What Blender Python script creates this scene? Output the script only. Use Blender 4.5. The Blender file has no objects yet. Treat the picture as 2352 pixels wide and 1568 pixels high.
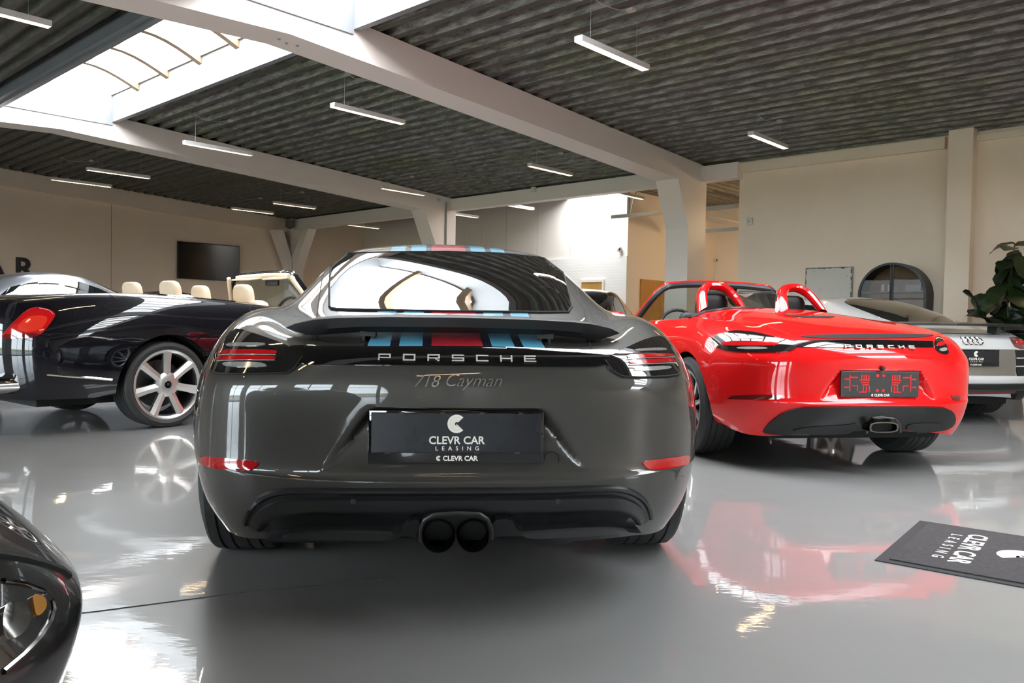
import bpy, bmesh, math, random
import numpy as np
from mathutils import Vector, Matrix
from mathutils.bvhtree import BVHTree
random.seed(7)
S = bpy.context.scene
COL = S.collection
# ------------------------------------------------------------------ camera, world, exposure
CF, CH, CT, CR = 1850.0, 0.905, math.radians(1.5), 0.0175      # focal length in pixels of 2352, height, tilt, roll
_r0 = np.array([1., 0, 0]); FW = np.array([0, math.cos(CT), -math.sin(CT)]); _u0 = np.array([0, math.sin(CT), math.cos(CT)])
RT = math.cos(CR)*_r0 + math.sin(CR)*_u0; UP = math.cos(CR)*_u0 - math.sin(CR)*_r0
EYE = np.array([0, 0, CH])
cam = bpy.data.objects.new('camera', bpy.data.cameras.new('camera')); COL.objects.link(cam)
cam.data.sensor_width = 36.0; cam.data.lens = 36.0*CF/2352.0; cam.data.clip_start = 0.05
cam.matrix_world = Matrix(((RT[0], UP[0], -FW[0], 0), (RT[1], UP[1], -FW[1], 0), (RT[2], UP[2], -FW[2], CH), (0, 0, 0, 1)))
cam.data.dof.use_dof = False
S.camera = cam
w = bpy.data.worlds.new('overcast'); S.world = w; w.use_nodes = True
w.node_tree.nodes['Background'].inputs[0].default_value = (0.87, 0.93, 1.0, 1)
w.node_tree.nodes['Background'].inputs[1].default_value = 5.0
S.view_settings.view_transform = 'Standard'; S.view_settings.look = 'None'
S.view_settings.exposure = 2.15; S.view_settings.gamma = 1.0; S.view_settings.use_curve_mapping = False
S.cycles.max_bounces = 6; S.cycles.diffuse_bounces = 4; S.cycles.glossy_bounces = 3; S.cycles.transparent_max_bounces = 12
S.cycles.transmission_bounces = 6; S.cycles.caustics_reflective = False; S.cycles.caustics_refractive = False
S.cycles.sample_clamp_indirect = 6.0; S.cycles.adaptive_threshold = .05
SKYLIGHT = 5.0      # strength of the daylight through the opal roof lights
LAMP = 22.0          # strength of the lamp louvres

# ------------------------------------------------------------------ small library
PH = math.radians(42.6)
RB = np.array([math.sin(PH), math.cos(PH), 0]); RA = np.array([-math.cos(PH), math.sin(PH), 0])
ROOM = Matrix(((RA[0], RB[0], 0, 0), (RA[1], RB[1], 0, 0), (0, 0, 1, 0), (0, 0, 0, 1)))   # (a,b,z) -> world (left handed)
def rp(a, b, z): return (a*RA[0]+b*RB[0], a*RA[1]+b*RB[1], z)

def srgb(h):
    h = h.lstrip('#'); v = [int(h[i:i+2], 16)/255 for i in (0, 2, 4)]
    return tuple(c/12.92 if c <= .04045 else ((c+.055)/1.055)**2.4 for c in v) + (1,)
MATS = {}
def mat(name, col, rough=.5, metal=0, coat=0, coat_rough=.03, spec=.5, emit=None, estr=0, noise=0, nscale=20, bump=0, bscale=60, alpha=None, sheen=0):
    if name in MATS: return MATS[name]
    m = bpy.data.materials.new(name); m.use_nodes = True; nt = m.node_tree; p = nt.nodes['Principled BSDF']
    c = srgb(col) if isinstance(col, str) else tuple(col)+(1,)*(4-len(col))
    p.inputs['Base Color'].default_value = c; p.inputs['Roughness'].default_value = rough; p.inputs['Metallic'].default_value = metal
    p.inputs['Coat Weight'].default_value = coat; p.inputs['Coat Roughness'].default_value = coat_rough
    p.inputs['Specular IOR Level'].default_value = spec
    if emit: p.inputs['Emission Color'].default_value = tuple(emit)+(1,); p.inputs['Emission Strength'].default_value = estr
    if noise or bump:
        tc = nt.nodes.new('ShaderNodeTexCoord')
    if noise:
        n = nt.nodes.new('ShaderNodeTexNoise'); n.inputs['Scale'].default_value = nscale; n.inputs['Detail'].default_value = 6
        nt.links.new(tc.outputs['Object'], n.inputs['Vector'])
        r = nt.nodes.new('ShaderNodeValToRGB'); r.color_ramp.elements[0].position = .3; r.color_ramp.elements[1].position = .7
        r.color_ramp.elements[0].color = tuple(x*(1-noise) for x in c[:3])+(1,); r.color_ramp.elements[1].color = tuple(min(1, x*(1+noise)) for x in c[:3])+(1,)
        nt.links.new(n.outputs['Fac'], r.inputs['Fac']); nt.links.new(r.outputs['Color'], p.inputs['Base Color'])
    if bump:
        n2 = nt.nodes.new('ShaderNodeTexNoise'); n2.inputs['Scale'].default_value = bscale; n2.inputs['Detail'].default_value = 4
        nt.links.new(tc.outputs['Object'], n2.inputs['Vector'])
        b = nt.nodes.new('ShaderNodeBump'); b.inputs['Strength'].default_value = bump; b.inputs['Distance'].default_value = .01
        nt.links.new(n2.outputs['Fac'], b.inputs['Height']); nt.links.new(b.outputs['Normal'], p.inputs['Normal'])
    MATS[name] = m; return m
def glassmat(name, tint=(.75, .8, .78), refl=1.0, rough=.01):
    if name in MATS: return MATS[name]
    m = bpy.data.materials.new(name); m.use_nodes = True; nt = m.node_tree; nt.nodes.clear()
    o = nt.nodes.new('ShaderNodeOutputMaterial'); mx = nt.nodes.new('ShaderNodeMixShader'); t = nt.nodes.new('ShaderNodeBsdfTransparent')
    g = nt.nodes.new('ShaderNodeBsdfGlossy'); fr = nt.nodes.new('ShaderNodeFresnel'); fr.inputs[0].default_value = 1.5
    t.inputs[0].default_value = tuple(tint)+(1,); g.inputs['Roughness'].default_value = rough; g.inputs[0].default_value = (refl, refl, refl, 1)
    nt.links.new(fr.outputs[0], mx.inputs[0]); nt.links.new(t.outputs[0], mx.inputs[1]); nt.links.new(g.outputs[0], mx.inputs[2]); nt.links.new(mx.outputs[0], o.inputs[0])
    MATS[name] = m; return m
def emat(name, col, st):
    if name in MATS: return MATS[name]
    m = bpy.data.materials.new(name); m.use_nodes = True; nt = m.node_tree; nt.nodes.clear()
    o = nt.nodes.new('ShaderNodeOutputMaterial'); e = nt.nodes.new('ShaderNodeEmission'); e.inputs[0].default_value = tuple(col)+(1,); e.inputs[1].default_value = st
    nt.links.new(e.outputs[0], o.inputs[0]); MATS[name] = m; return m

def mk(name, V, F, m=None, parent=None, smooth=False, angle=None):
    me = bpy.data.meshes.new(name); me.from_pydata([tuple(map(float, v)) for v in V], [], [tuple(map(int, f)) for f in F]); me.validate()
    if smooth: me.polygons.foreach_set('use_smooth', [True]*len(me.polygons))
    if smooth and angle: me.set_sharp_from_angle(angle=math.radians(angle))
    me.update()
    o = bpy.data.objects.new(name, me); COL.objects.link(o)
    if m: me.materials.append(m)
    if parent: o.parent = parent
    return o
def tag(o, label, cat=None, group=None, kind=None):
    if label: o['label'] = label
    if cat: o['category'] = cat
    if group: o['group'] = group
    if kind: o['kind'] = kind
    return o
def struct(o): o['kind'] = 'structure'; return o
def empty(name, loc=(0, 0, 0), rz=0):
    o = bpy.data.objects.new(name, None); COL.objects.link(o); o.location = loc; o.rotation_euler = (0, 0, rz); o.empty_display_size = .1; return o
def copy_tree(o, parent=None):
    c = o.copy(); COL.objects.link(c); c.parent = parent
    for ch in list(o.children): copy_tree(ch, c)
    return c
class MB:
    """collects simple solids into one mesh"""
    def __init__(s): s.V = []; s.F = []
    def add(s, V, F):
        n = len(s.V); s.V += [tuple(v) for v in V]; s.F += [tuple(i+n for i in f) for f in F]; return s
    def box(s, x0, x1, y0, y1, z0, z1, T=None):
        V = [(x, y, z) for z in (z0, z1) for y in (y0, y1) for x in (x0, x1)]
        if T: V = [T(*v) for v in V]
        return s.add(V, [(0, 2, 3, 1), (4, 5, 7, 6), (0, 1, 5, 4), (2, 6, 7, 3), (0, 4, 6, 2), (1, 3, 7, 5)])
    def bbox(s, x0, x1, y0, y1, z0, z1, r=.01, T=None):
        """box with bevelled long edges: chamfered on all edges"""
        P = []; 
        xs = (x0, x0+r, x1-r, x1); ys = (y0, y0+r, y1-r, y1); zs = (z0, z0+r, z1-r, z1)
        bm = bmesh.new(); bmesh.ops.create_cube(bm, size=1)
        for v in bm.verts: v.co = Vector(((x0+x1)/2+v.co.x*(x1-x0), (y0+y1)/2+v.co.y*(y1-y0), (z0+z1)/2+v.co.z*(z1-z0)))
        bmesh.ops.bevel(bm, geom=bm.edges[:], offset=r, segments=2, affect='EDGES', profile=.5)
        bm.verts.index_update(); V = [tuple(v.co) for v in bm.verts]; F = [[v.index for v in f.verts] for f in bm.faces]; bm.free()
        if T: V = [T(*v) for v in V]
        return s.add(V, F)
    def tube(s, pts, r, n=8, closed=False, cap=True):
        pts = [Vector(p) for p in pts]; N = len(pts); rad = r if isinstance(r, (list, tuple)) else [r]*N
        rings = []; up = None
        for i, p in enumerate(pts):
            a = pts[(i-1) % N] if (closed or i > 0) else p; b = pts[(i+1) % N] if (closed or i < N-1) else p
            t = (b-a).normalized()
            if up is None: up = Vector((0, 0, 1)) if abs(t.z) < .9 else Vector((1, 0, 0))
            sd = t.cross(up).normalized(); up = sd.cross(t).normalized()
            rings.append([p+(sd*math.cos(k*2*math.pi/n)+up*math.sin(k*2*math.pi/n))*rad[i] for k in range(n)])
        V = [tuple(v) for rg in rings for v in rg]; F = []
        for i in range(N if closed else N-1):
            j = (i+1) % N
            for k in range(n): F.append((i*n+k, i*n+(k+1) % n, j*n+(k+1) % n, j*n+k))
        if cap and not closed: F.append(tuple(range(n-1, -1, -1))); F.append(tuple((N-1)*n+k for k in range(n)))
        return s.add(V, F)
    def lathe(s, prof, n=24, axis='z', c=(0, 0, 0), a0=0, a1=2*math.pi):
        full = abs(a1-a0-2*math.pi) < 1e-6; m = n if full else n+1; V = []
        for r, h in prof:
            for k in range(m):
                a = a0+(a1-a0)*k/n; u, v = r*math.cos(a), r*math.sin(a)
                V.append((c[0]+u, c[1]+v, c[2]+h) if axis == 'z' else (c[0]+h, c[1]+u, c[2]+v) if axis == 'x' else (c[0]+u, c[1]+h, c[2]+v))
        F = []
        for i in range(len(prof)-1):
            for k in range(n):
                k2 = (k+1) % m if full else k+1
                F.append((i*m+k, i*m+k2, (i+1)*m+k2, (i+1)*m+k))
        return s.add(V, F)
    def prism(s, poly, d0, d1, T):
        """polygon (p,q) swept from d0 to d1; T(p,q,d)->xyz"""
        n = len(poly); V = [T(p, q, d0) for p, q in poly]+[T(p, q, d1) for p, q in poly]
        F = [tuple(range(n)), tuple(range(2*n-1, n-1, -1))]+[(i, (i+1) % n, n+(i+1) % n, n+i) for i in range(n)]
        return s.add(V, F)
    def build(s, name, m=None, parent=None, smooth=False, angle=40):
        o = mk(name, s.V, s.F, m, parent, smooth, angle)
        bm = bmesh.new(); bm.from_mesh(o.data); bmesh.ops.recalc_face_normals(bm, faces=bm.faces); bm.to_mesh(o.data); bm.free()
        return o
_fonts = {}
def text_geo(txt, size=1, shear=0, bold=0, spacing=1.0, align='CENTER'):
    """triangulated outline of a line of text in the plane (x, z)"""
    cu = bpy.data.curves.new('t', 'FONT'); cu.body = txt; cu.size = size; cu.shear = shear; cu.offset = bold; cu.space_character = spacing
    cu.align_x = align; cu.align_y = 'CENTER'; cu.resolution_u = 3
    o = bpy.data.objects.new('t', cu); COL.objects.link(o)
    me = bpy.data.meshes.new_from_object(o.evaluated_get(bpy.context.evaluated_depsgraph_get()))
    V = np.array([v.co[:2] for v in me.vertices]); F = [tuple(p.vertices) for p in me.polygons]
    bpy.data.objects.remove(o); bpy.data.curves.remove(cu); bpy.data.meshes.remove(me)
    return V, F
def text_obj(name, txt, size, T, m, parent=None, thick=.002, width=None, **k):
    """text standing on a surface: T(u,v,d) -> xyz; thick = relief"""
    V, F = text_geo(txt, size, **k)
    if width:
        sc = width/(V[:, 0].max()-V[:, 0].min()); V = V*np.array([sc, 1 if k.get('keep') else sc])
    V = V-np.array([(V[:, 0].max()+V[:, 0].min())/2, (V[:, 1].max()+V[:, 1].min())/2])
    n = len(V); VV = [T(u, v, thick) for u, v in V]+[T(u, v, 0) for u, v in V]
    ed = {}
    for f in F:
        for i in range(len(f)):
            e = (f[i], f[(i+1) % len(f)]); ed[e] = 1
    side = [(a, b, b+n, a+n)[::-1] for (a, b) in ed if (b, a) not in ed]
    return mk(name, VV, list(F)+side, m, parent)
def logo_geo(R=1.0):
    """three-band letter C: list of (verts, faces) in the plane"""
    V = []; F = []
    for r0, r1 in ((.70, 1.0), (.44, .685), (.20, .425)):
        n0 = len(V); N = 30; a0, a1 = math.radians(44), math.radians(316)
        for i in range(N+1):
            a = a0+(a1-a0)*i/N; V += [(r0*R*math.cos(a), r0*R*math.sin(a)), (r1*R*math.cos(a), r1*R*math.sin(a))]
        F += [(n0+2*i, n0+2*i+1, n0+2*i+3, n0+2*i+2) for i in range(N)]
    n0 = len(V); V += [(-.02*R, .02*R), (-.02*R, -.30*R), (.30*R, -.30*R)]; F.append((n0, n0+1, n0+2))
    return V, F
def logo_obj(name, R, T, m, parent=None, thick=.002):
    V, F = logo_geo(R); return mk(name, [T(u, v, thick) for u, v in V], F, m, parent)
# ------------------------------------------------------------------ materials of the building
def node(nt, t, **k):
    n = nt.nodes.new(t)
    for a, b in k.items(): setattr(n, a, b)
    return n
def floor_mat():
    m = bpy.data.materials.new('epoxy_floor'); m.use_nodes = True; nt = m.node_tree; p = nt.nodes['Principled BSDF']
    tc = node(nt, 'ShaderNodeTexCoord'); n = node(nt, 'ShaderNodeTexNoise'); n.inputs['Scale'].default_value = .6; n.inputs['Detail'].default_value = 8; n.inputs['Roughness'].default_value = .65
    nt.links.new(tc.outputs['Object'], n.inputs['Vector'])
    r = node(nt, 'ShaderNodeValToRGB'); r.color_ramp.elements[0].position = .3; r.color_ramp.elements[1].position = .75
    r.color_ramp.elements[0].color = (.26, .258, .255, 1); r.color_ramp.elements[1].color = (.31, .308, .303, 1)
    nt.links.new(n.outputs['Fac'], r.inputs['Fac']); nt.links.new(r.outputs['Color'], p.inputs['Base Color'])
    p.inputs['Roughness'].default_value = .32; p.inputs['Coat Weight'].default_value = 1.0; p.inputs['Coat Roughness'].default_value = .035; p.inputs['Coat IOR'].default_value = 1.65
    p.inputs['Specular IOR Level'].default_value = .3
    mp = node(nt, 'ShaderNodeMapping'); mp.inputs['Rotation'].default_value = (0, 0, PH); mp.inputs['Scale'].default_value = (1.0, 2.4, 1)
    nt.links.new(tc.outputs['Object'], mp.inputs['Vector'])
    n2 = node(nt, 'ShaderNodeTexNoise'); n2.inputs['Scale'].default_value = 2.2; n2.inputs['Detail'].default_value = 5; n2.inputs['Roughness'].default_value = .55
    nt.links.new(mp.outputs['Vector'], n2.inputs['Vector'])
    b = node(nt, 'ShaderNodeBump'); b.inputs['Strength'].default_value = .055; b.inputs['Distance'].default_value = .02
    nt.links.new(n2.outputs['Fac'], b.inputs['Height']); nt.links.new(b.outputs['Normal'], p.inputs['Coat Normal'])
    return m
def deck_mat(name, base, light, bright=1.0):
    """galvanised decking with flaking stains that run along the ribs"""
    m = bpy.data.materials.new(name); m.use_nodes = True; nt = m.node_tree; p = nt.nodes['Principled BSDF']
    tc = node(nt, 'ShaderNodeTexCoord'); mp = node(nt, 'ShaderNodeMapping'); mp.inputs['Scale'].default_value = (3.2, 16, 24)
    nt.links.new(tc.outputs['UV'], mp.inputs['Vector'])
    n = node(nt, 'ShaderNodeTexNoise'); n.inputs['Scale'].default_value = 1.0; n.inputs['Detail'].default_value = 9; n.inputs['Roughness'].default_value = .72
    nt.links.new(mp.outputs['Vector'], n.inputs['Vector'])
    r = node(nt, 'ShaderNodeValToRGB'); e = r.color_ramp.elements; e[0].position = .42; e[1].position = .60; e[0].color = tuple(base)+(1,); e[1].color = tuple(light)+(1,)
    nt.links.new(n.outputs['Fac'], r.inputs['Fac'])
    n3 = node(nt, 'ShaderNodeTexNoise'); n3.inputs['Scale'].default_value = .35; n3.inputs['Detail'].default_value = 3
    nt.links.new(tc.outputs['UV'], n3.inputs['Vector'])
    r3 = node(nt, 'ShaderNodeValToRGB'); r3.color_ramp.elements[0].position = .4; r3.color_ramp.elements[1].position = .62
    r3.color_ramp.elements[0].color = (1, 1, 1, 1); r3.color_ramp.elements[1].color = (.9, .98, .72, 1)
    nt.links.new(n3.outputs['Fac'], r3.inputs['Fac'])
    mx = node(nt, 'ShaderNodeMixRGB', blend_type='MULTIPLY'); mx.inputs[0].default_value = 1
    nt.links.new(r.outputs['Color'], mx.inputs[1]); nt.links.new(r3.outputs['Color'], mx.inputs[2])
    nt.links.new(mx.outputs[0], p.inputs['Base Color']); p.inputs['Roughness'].default_value = .5; p.inputs['Metallic'].default_value = .1
    return m
def brick_mat():
    m = bpy.data.materials.new('white_brick'); m.use_nodes = True; nt = m.node_tree; p = nt.nodes['Principled BSDF']
    p.inputs['Base Color'].default_value = (.82, .79, .75, 1); p.inputs['Roughness'].default_value = .6
    tc = node(nt, 'ShaderNodeTexCoord'); bt = node(nt, 'ShaderNodeTexBrick'); bt.inputs['Scale'].default_value = 1
    for k, v in (('Brick Width', .24), ('Row Height', .075), ('Mortar Size', .008)): bt.inputs[k].default_value = v
    nt.links.new(tc.outputs['UV'], bt.inputs['Vector']); b = node(nt, 'ShaderNodeBump'); b.inputs['Strength'].default_value = .5; b.inputs['Distance'].default_value = .006; b.invert = True
    nt.links.new(bt.outputs['Fac'], b.inputs['Height']); nt.links.new(b.outputs['Normal'], p.inputs['Normal'])
    return m
M_floor = floor_mat()
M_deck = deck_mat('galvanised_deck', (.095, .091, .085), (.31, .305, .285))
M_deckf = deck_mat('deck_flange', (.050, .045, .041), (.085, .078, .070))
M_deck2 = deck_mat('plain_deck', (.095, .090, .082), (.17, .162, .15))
M_wall = mat('painted_wall', (.84, .705, .575), .75, noise=.03, nscale=1.5, bump=.03, bscale=90)
M_white = mat('white_steel', (.85, .775, .72), .45)
M_curb = mat('roof_light_curb', (.19, .20, .21), .5, noise=.05, nscale=5)
M_timber = mat('pale_timber', (.22, .15, .09), .6, noise=.15, nscale=14)
M_sky = emat('opal_daylight', (.93, .97, 1.0), SKYLIGHT)
M_lamp = emat('lamp_glow', (1.0, .70, .40), LAMP)
M_alu = mat('aluminium_white', (.66, .66, .66), .4, metal=.2)
M_wire = mat('wire_grey', (.35, .35, .35), .5)
M_orange = mat('oak_door', (.52, .27, .06), .45, noise=.12, nscale=6)
M_black = mat('satin_black', (.012, .012, .013), .45)
M_steel = mat('galvanised_steel', (.42, .42, .41), .42, metal=.7, noise=.1, nscale=20)
M_glass = glassmat('window_glass', (.92, .95, .95))

def rbox(name, a0, a1, b0, b1, z0, z1, m, parent=None):
    return MB().box(a0, a1, b0, b1, z0, z1, T=rp).build(name, m, parent)
def add_uv(o, fn):
    uv = o.data.uv_layers.new(name='UVMap')
    for l in o.data.loops: uv.data[l.index].uv = fn(o.data.vertices[l.vertex_index].co)

# ------------------------------------------------------------------ floor
A0, A1, B0, B1 = -12.0, 23.05, -4.4, 14.4
fl = mk('floor', [rp(A0, B0, 0), rp(A1, B0, 0), rp(A1, 22, 0), rp(A0, 22, 0), rp(A0, B0, -.1), rp(A1, B0, -.1), rp(A1, 22, -.1), rp(A0, 22, -.1)],
        [(3, 2, 1, 0), (4, 5, 6, 7), (0, 1, 5, 4), (1, 2, 6, 5), (2, 3, 7, 6), (3, 0, 4, 7)], M_floor); struct(fl)
seam = MB().tube([(-1.62, 2.28, 0.0006), (-1.25, 2.42, 0.0006), (-.85, 2.62, 0.0006), (-.40, 2.78, 0.0006)], .0022, 5).build('floor_joint', mat('joint_dark', (.10, .10, .10), .6)); seam.parent = fl

# ------------------------------------------------------------------ ceiling decking
def zdeck(b): return 4.02+(B1-b)*.053 if b >= 5.0 else 4.02+(b-(B0))*.053
PITCH = .28
def decking(name, b0, b1, a0, a1, m, along='a', zf=zdeck):
    V = []; F = []; UV = []; nb = int(round((b1-b0)/PITCH)); st = (b1-b0)/nb; prof = []; k_ = st/.28
    for i in range(nb):
        t = b0+i*st
        prof += [(t, 0), (t+.085*k_, 0), (t+.125*k_, .105), (t+.235*k_, .105), (t+.275*k_, 0)]
    prof.append((b1, 0)); s_ = 0; pt = prof[0]
    for t, dz in prof:
        s_ += math.hypot(t-pt[0], dz-pt[1]); pt = (t, dz)
        for e in (a0, a1):
            a, b = (e, t) if along == 'a' else (t, e)
            V.append(rp(a, b, zf(b)+dz)); UV.append((e, s_))
    F = [(2*i, 2*i+1, 2*i+3, 2*i+2) for i in range(len(prof)-1)]
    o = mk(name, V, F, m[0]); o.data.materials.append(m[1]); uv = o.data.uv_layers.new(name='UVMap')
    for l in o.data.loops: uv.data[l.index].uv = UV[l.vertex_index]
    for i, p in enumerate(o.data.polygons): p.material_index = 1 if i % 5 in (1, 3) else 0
    return struct(o)
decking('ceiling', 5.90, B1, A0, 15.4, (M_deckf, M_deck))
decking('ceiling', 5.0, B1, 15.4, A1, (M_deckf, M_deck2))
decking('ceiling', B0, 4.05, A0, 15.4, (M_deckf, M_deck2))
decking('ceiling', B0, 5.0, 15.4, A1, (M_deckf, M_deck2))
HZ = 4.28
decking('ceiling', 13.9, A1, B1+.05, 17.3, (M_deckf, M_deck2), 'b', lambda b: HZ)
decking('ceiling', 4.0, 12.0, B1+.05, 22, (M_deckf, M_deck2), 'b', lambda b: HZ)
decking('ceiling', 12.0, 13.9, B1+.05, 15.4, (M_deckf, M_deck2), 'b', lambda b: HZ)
struct(MB().prism([(B0-.3, 4.13), (4.0, 4.13+.053*8.4+.02), (4.0, 4.75), (B0-.3, 4.5)], A0, A1, lambda p, q, d: rp(d, p, q)).prism([(14.42, 4.14), (5.95, 4.14+.053*8.5+.02), (5.95, 4.75), (14.42, 4.5)], A0, A1, lambda p, q, d: rp(d, p, q)).box(15.8, A1, 4.0, 5.95, 4.66, 4.8, T=rp).build('ceiling', mat('roof_dark', (.05, .05, .05), .9)))
struct(MB().box(A0, 11.95, 14.4, 22, 4.42, 4.5, T=rp).box(13.95, A1, 14.4, 17.3, 4.42, 4.5, T=rp).box(11.95, 13.95, 14.4, 15.35, 4.42, 4.5, T=rp).build('ceiling', mat('roof_dark', (.05, .05, .05), .9)))

# ------------------------------------------------------------------ portal frames (beams and columns)
def frame_profile(b_in=13.75, b_out=14.4):
    z = lambda b: zdeck(b)-.005
    zb = lambda b: zdeck(b)-.44
    R = [(5.0, z(5.0)), (b_out, z(b_out)), (b_out, 0), (b_in, 0), (b_in-.02, 2.75), (b_in-.42, zb(b_in-.42)), (5.0, zb(5.0))]
    return R
def portal(name, a0, a1, left=True):
    R = frame_profile(); mb = MB(); T = lambda p, q, d: rp(d, p, q)
    mb.prism(R, a0, a1, T)
    if left: mb.prism([(10.0-p, q) for p, q in R][::-1], a0, a1, T)
    return struct(mb.build(name, M_white))
portal('trim_1', 8.07, 8.57); portal('trim_2', 15.30, 15.80); portal('trim_3', .87, 1.37); portal('trim_4', -6.33, -5.83)
gb = frame_profile(); T_ = lambda p, q, d: rp(d, p, q)
g = MB().prism([(5, zdeck(5)-.01), (14.4, zdeck(14.4)-.01), (14.4, zdeck(14.4)-.43), (5, zdeck(5)-.43)], 22.9, 23.06, T_)
g.prism([(-4.4, zdeck(-4.4)-.01), (5, zdeck(5)-.01), (5, zdeck(5)-.43), (-4.4, zdeck(-4.4)-.43)], 22.9, 23.06, T_)
struct(g.build('trim_5', M_wall))
# corner post at the left wall with its two knee braces
c3 = MB().box(22.55, 23.05, 14.15, 14.55, 0, 4.02, T=rp)
c3.prism([(13.55, 3.62), (13.85, 3.62), (14.2, 2.6), (14.2, 2.05)], 22.6, 22.95, T_)
c3.prism([(22.6, 2.05), (22.6, 2.75), (22.0, 3.65), (21.7, 3.65)], 14.15, 14.45, lambda p, q, d: rp(p, d, q))
struct(c3.build('trim_6', M_white))
# eaves beams between the columns
for i, (a0, a1, z0) in enumerate(((8.5, 15.4, 3.69), (15.75, 22.6, 3.66), (7.3, 8.12, 3.69))):
    struct(MB().box(a0, a1, 14.18, 14.42, z0, 3.99, T=rp).build('trim_%d' % (7+i), M_white))
conduit = MB().tube([rp(15.28, 14.05, 0), rp(15.28, 14.05, 3.9)], .02, 8).build('conduit', M_wire)
tag(conduit, 'thin vertical cable conduit running up the middle white column', 'conduit')

# ------------------------------------------------------------------ walls
struct(rbox('wall_right', A0, 7.36, B1, B1+.3, 0, 4.5, M_wall))
struct(rbox('trim_10', 3.75, 7.36, 14.30, 14.4, 3.80, 3.98, M_wall))
struct(rbox('trim_11', 3.30, 3.65, 14.12, 14.4, 0, 4.05, M_wall))
struct(rbox('trim_12', A0, 3.30, 14.34, 14.4, 3.86, 3.96, M_wall))
struct(rbox('wall_left', A1, A1+.2, B0, 17.3, 0, 4.9, M_wall))
ws = rbox('panel_joint', A1-.004, A1, 8.80, 8.815, 0, 3.95, mat('joint_beige', (.36, .31, .26), .7)); ws.parent = bpy.data.objects['wall_left']  # thin strip of darker colour along the panel joint
fw = rbox('wall_far', 11.92, A1, 17.3, 17.5, 2.62, 4.9, M_white); struct(fw)
fb = rbox('wall_brick', 11.92, A1, 17.27, 17.5, 0, 2.62, brick_mat()); struct(fb)
add_uv(fb, lambda c: (-(c.x*RA[0]+c.y*RA[1]), c.z))
struct(rbox('wall_recess', 11.92, 12.1, 17.5, 22, 0, 4.9, M_white))
struct(rbox('wall_rear', A0, 12.1, 21.9, 22.1, 0, 4.9, M_white))
struct(rbox('wall_end', A0-.2, A0, B0, 22, 0, 4.9, M_wall))
struct(rbox('wall_partition', 4.0, 4.15, 14.7, 21.9, 0, 4.5, M_wall))
# hatch outline and vertical board joints on the upper far wall
jm = mat('joint_white', (.50, .47, .43), .7)
h = MB()
for z0, z1, a0, a1 in ((2.55, 3.83, 17.85, 17.88), (2.55, 3.83, 17.12, 17.15), (3.80, 3.83, 17.12, 17.88)): h.box(a0, a1, 17.285, 17.30, z0, z1, T=rp)
hp = h.build('hatch_frame', mat('hatch_white', (.80, .77, .72), .5)); hp.parent = fw
for a in (16.2, 15.0, 13.8):
    j = rbox('panel_joint', a, a+.012, 17.297, 17.3, 2.62, 4.28, jm); j.parent = fw
# window wall behind the camera
WIN = [(-10.6, -8.2), (-7.6, -5.2), (-4.4, -2.0), (-1.4, 1.0), (1.8, 4.2), (4.8, 7.2), (9.0, 11.4), (13.0, 15.4), (17.0, 19.4)]  # last two openings are unseen, added for daylight on the left wall
fwall = MB(); prev = A0
for a0, a1 in WIN:
    fwall.box(prev, a0, B0-.25, B0, 0, 4.6, T=rp); fwall.box(a0, a1, B0-.25, B0, 2.75, 4.6, T=rp); prev = a1
fwall.box(prev, A1, B0-.25, B0, 0, 4.6, T=rp)
struct(fwall.build('wall_front', M_wall))
for i, (a0, a1) in enumerate(WIN):
    mb = MB(); t = .05; am = (a0+a1)/2
    for x0, x1, z0, z1 in ((a0, a0+t, 0, 2.75), (a1-t, a1, 0, 2.75), (am-t/2, am+t/2, 0, 2.75), (a0, a1, 0, t), (a0, a1, 2.70, 2.75), (a0, a1, 1.95, 2.0)): mb.box(x0, x1, B0-.16, B0-.08, z0, z1, T=rp)
    wf = struct(mb.build('window_%d' % (i+5), mat('dark_frame', (.03, .03, .032), .4)))
    for x0, x1 in ((a0+t, am-t/2), (am+t/2, a1-t)):
        for z0, z1 in ((t, 1.95), (2.0, 2.70)): rbox('pane', x0, x1, B0-.125, B0-.12, z0, z1, M_glass, wf)
yard = mk('yard', [rp(-60, B0-.3, -.12), rp(60, B0-.3, -.12), rp(60, -80, -.12), rp(-60, -80, -.12)], [(0, 1, 2, 3)], None); struct(yard)
def yard_mat():
    m = bpy.data.materials.new('yard_ground'); m.use_nodes = True; nt = m.node_tree; p = nt.nodes['Principled BSDF']
    tc = node(nt, 'ShaderNodeTexCoord'); dt = node(nt, 'ShaderNodeVectorMath', operation='DOT_PRODUCT'); dt.inputs[1].default_value = tuple(-RB)
    nt.links.new(tc.outputs['Object'], dt.inputs[0]); r = node(nt, 'ShaderNodeValToRGB'); r.color_ramp.interpolation = 'CONSTANT'
    dv = node(nt, 'ShaderNodeMath', operation='DIVIDE'); dv.inputs[1].default_value = 40; nt.links.new(dt.outputs['Value'], dv.inputs[0]); nt.links.new(dv.outputs[0], r.inputs[0])
    e = r.color_ramp.elements; e[0].color = (.30, .30, .30, 1); e[1].position = .42; e[1].color = (.12, .20, .05, 1)
    k = r.color_ramp.elements.new(.60); k.color = (.30, .28, .13, 1)
    nt.links.new(r.outputs['Color'], p.inputs['Base Color']); p.inputs['Roughness'].default_value = .9
    return m
yard.data.materials.append(yard_mat())

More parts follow.
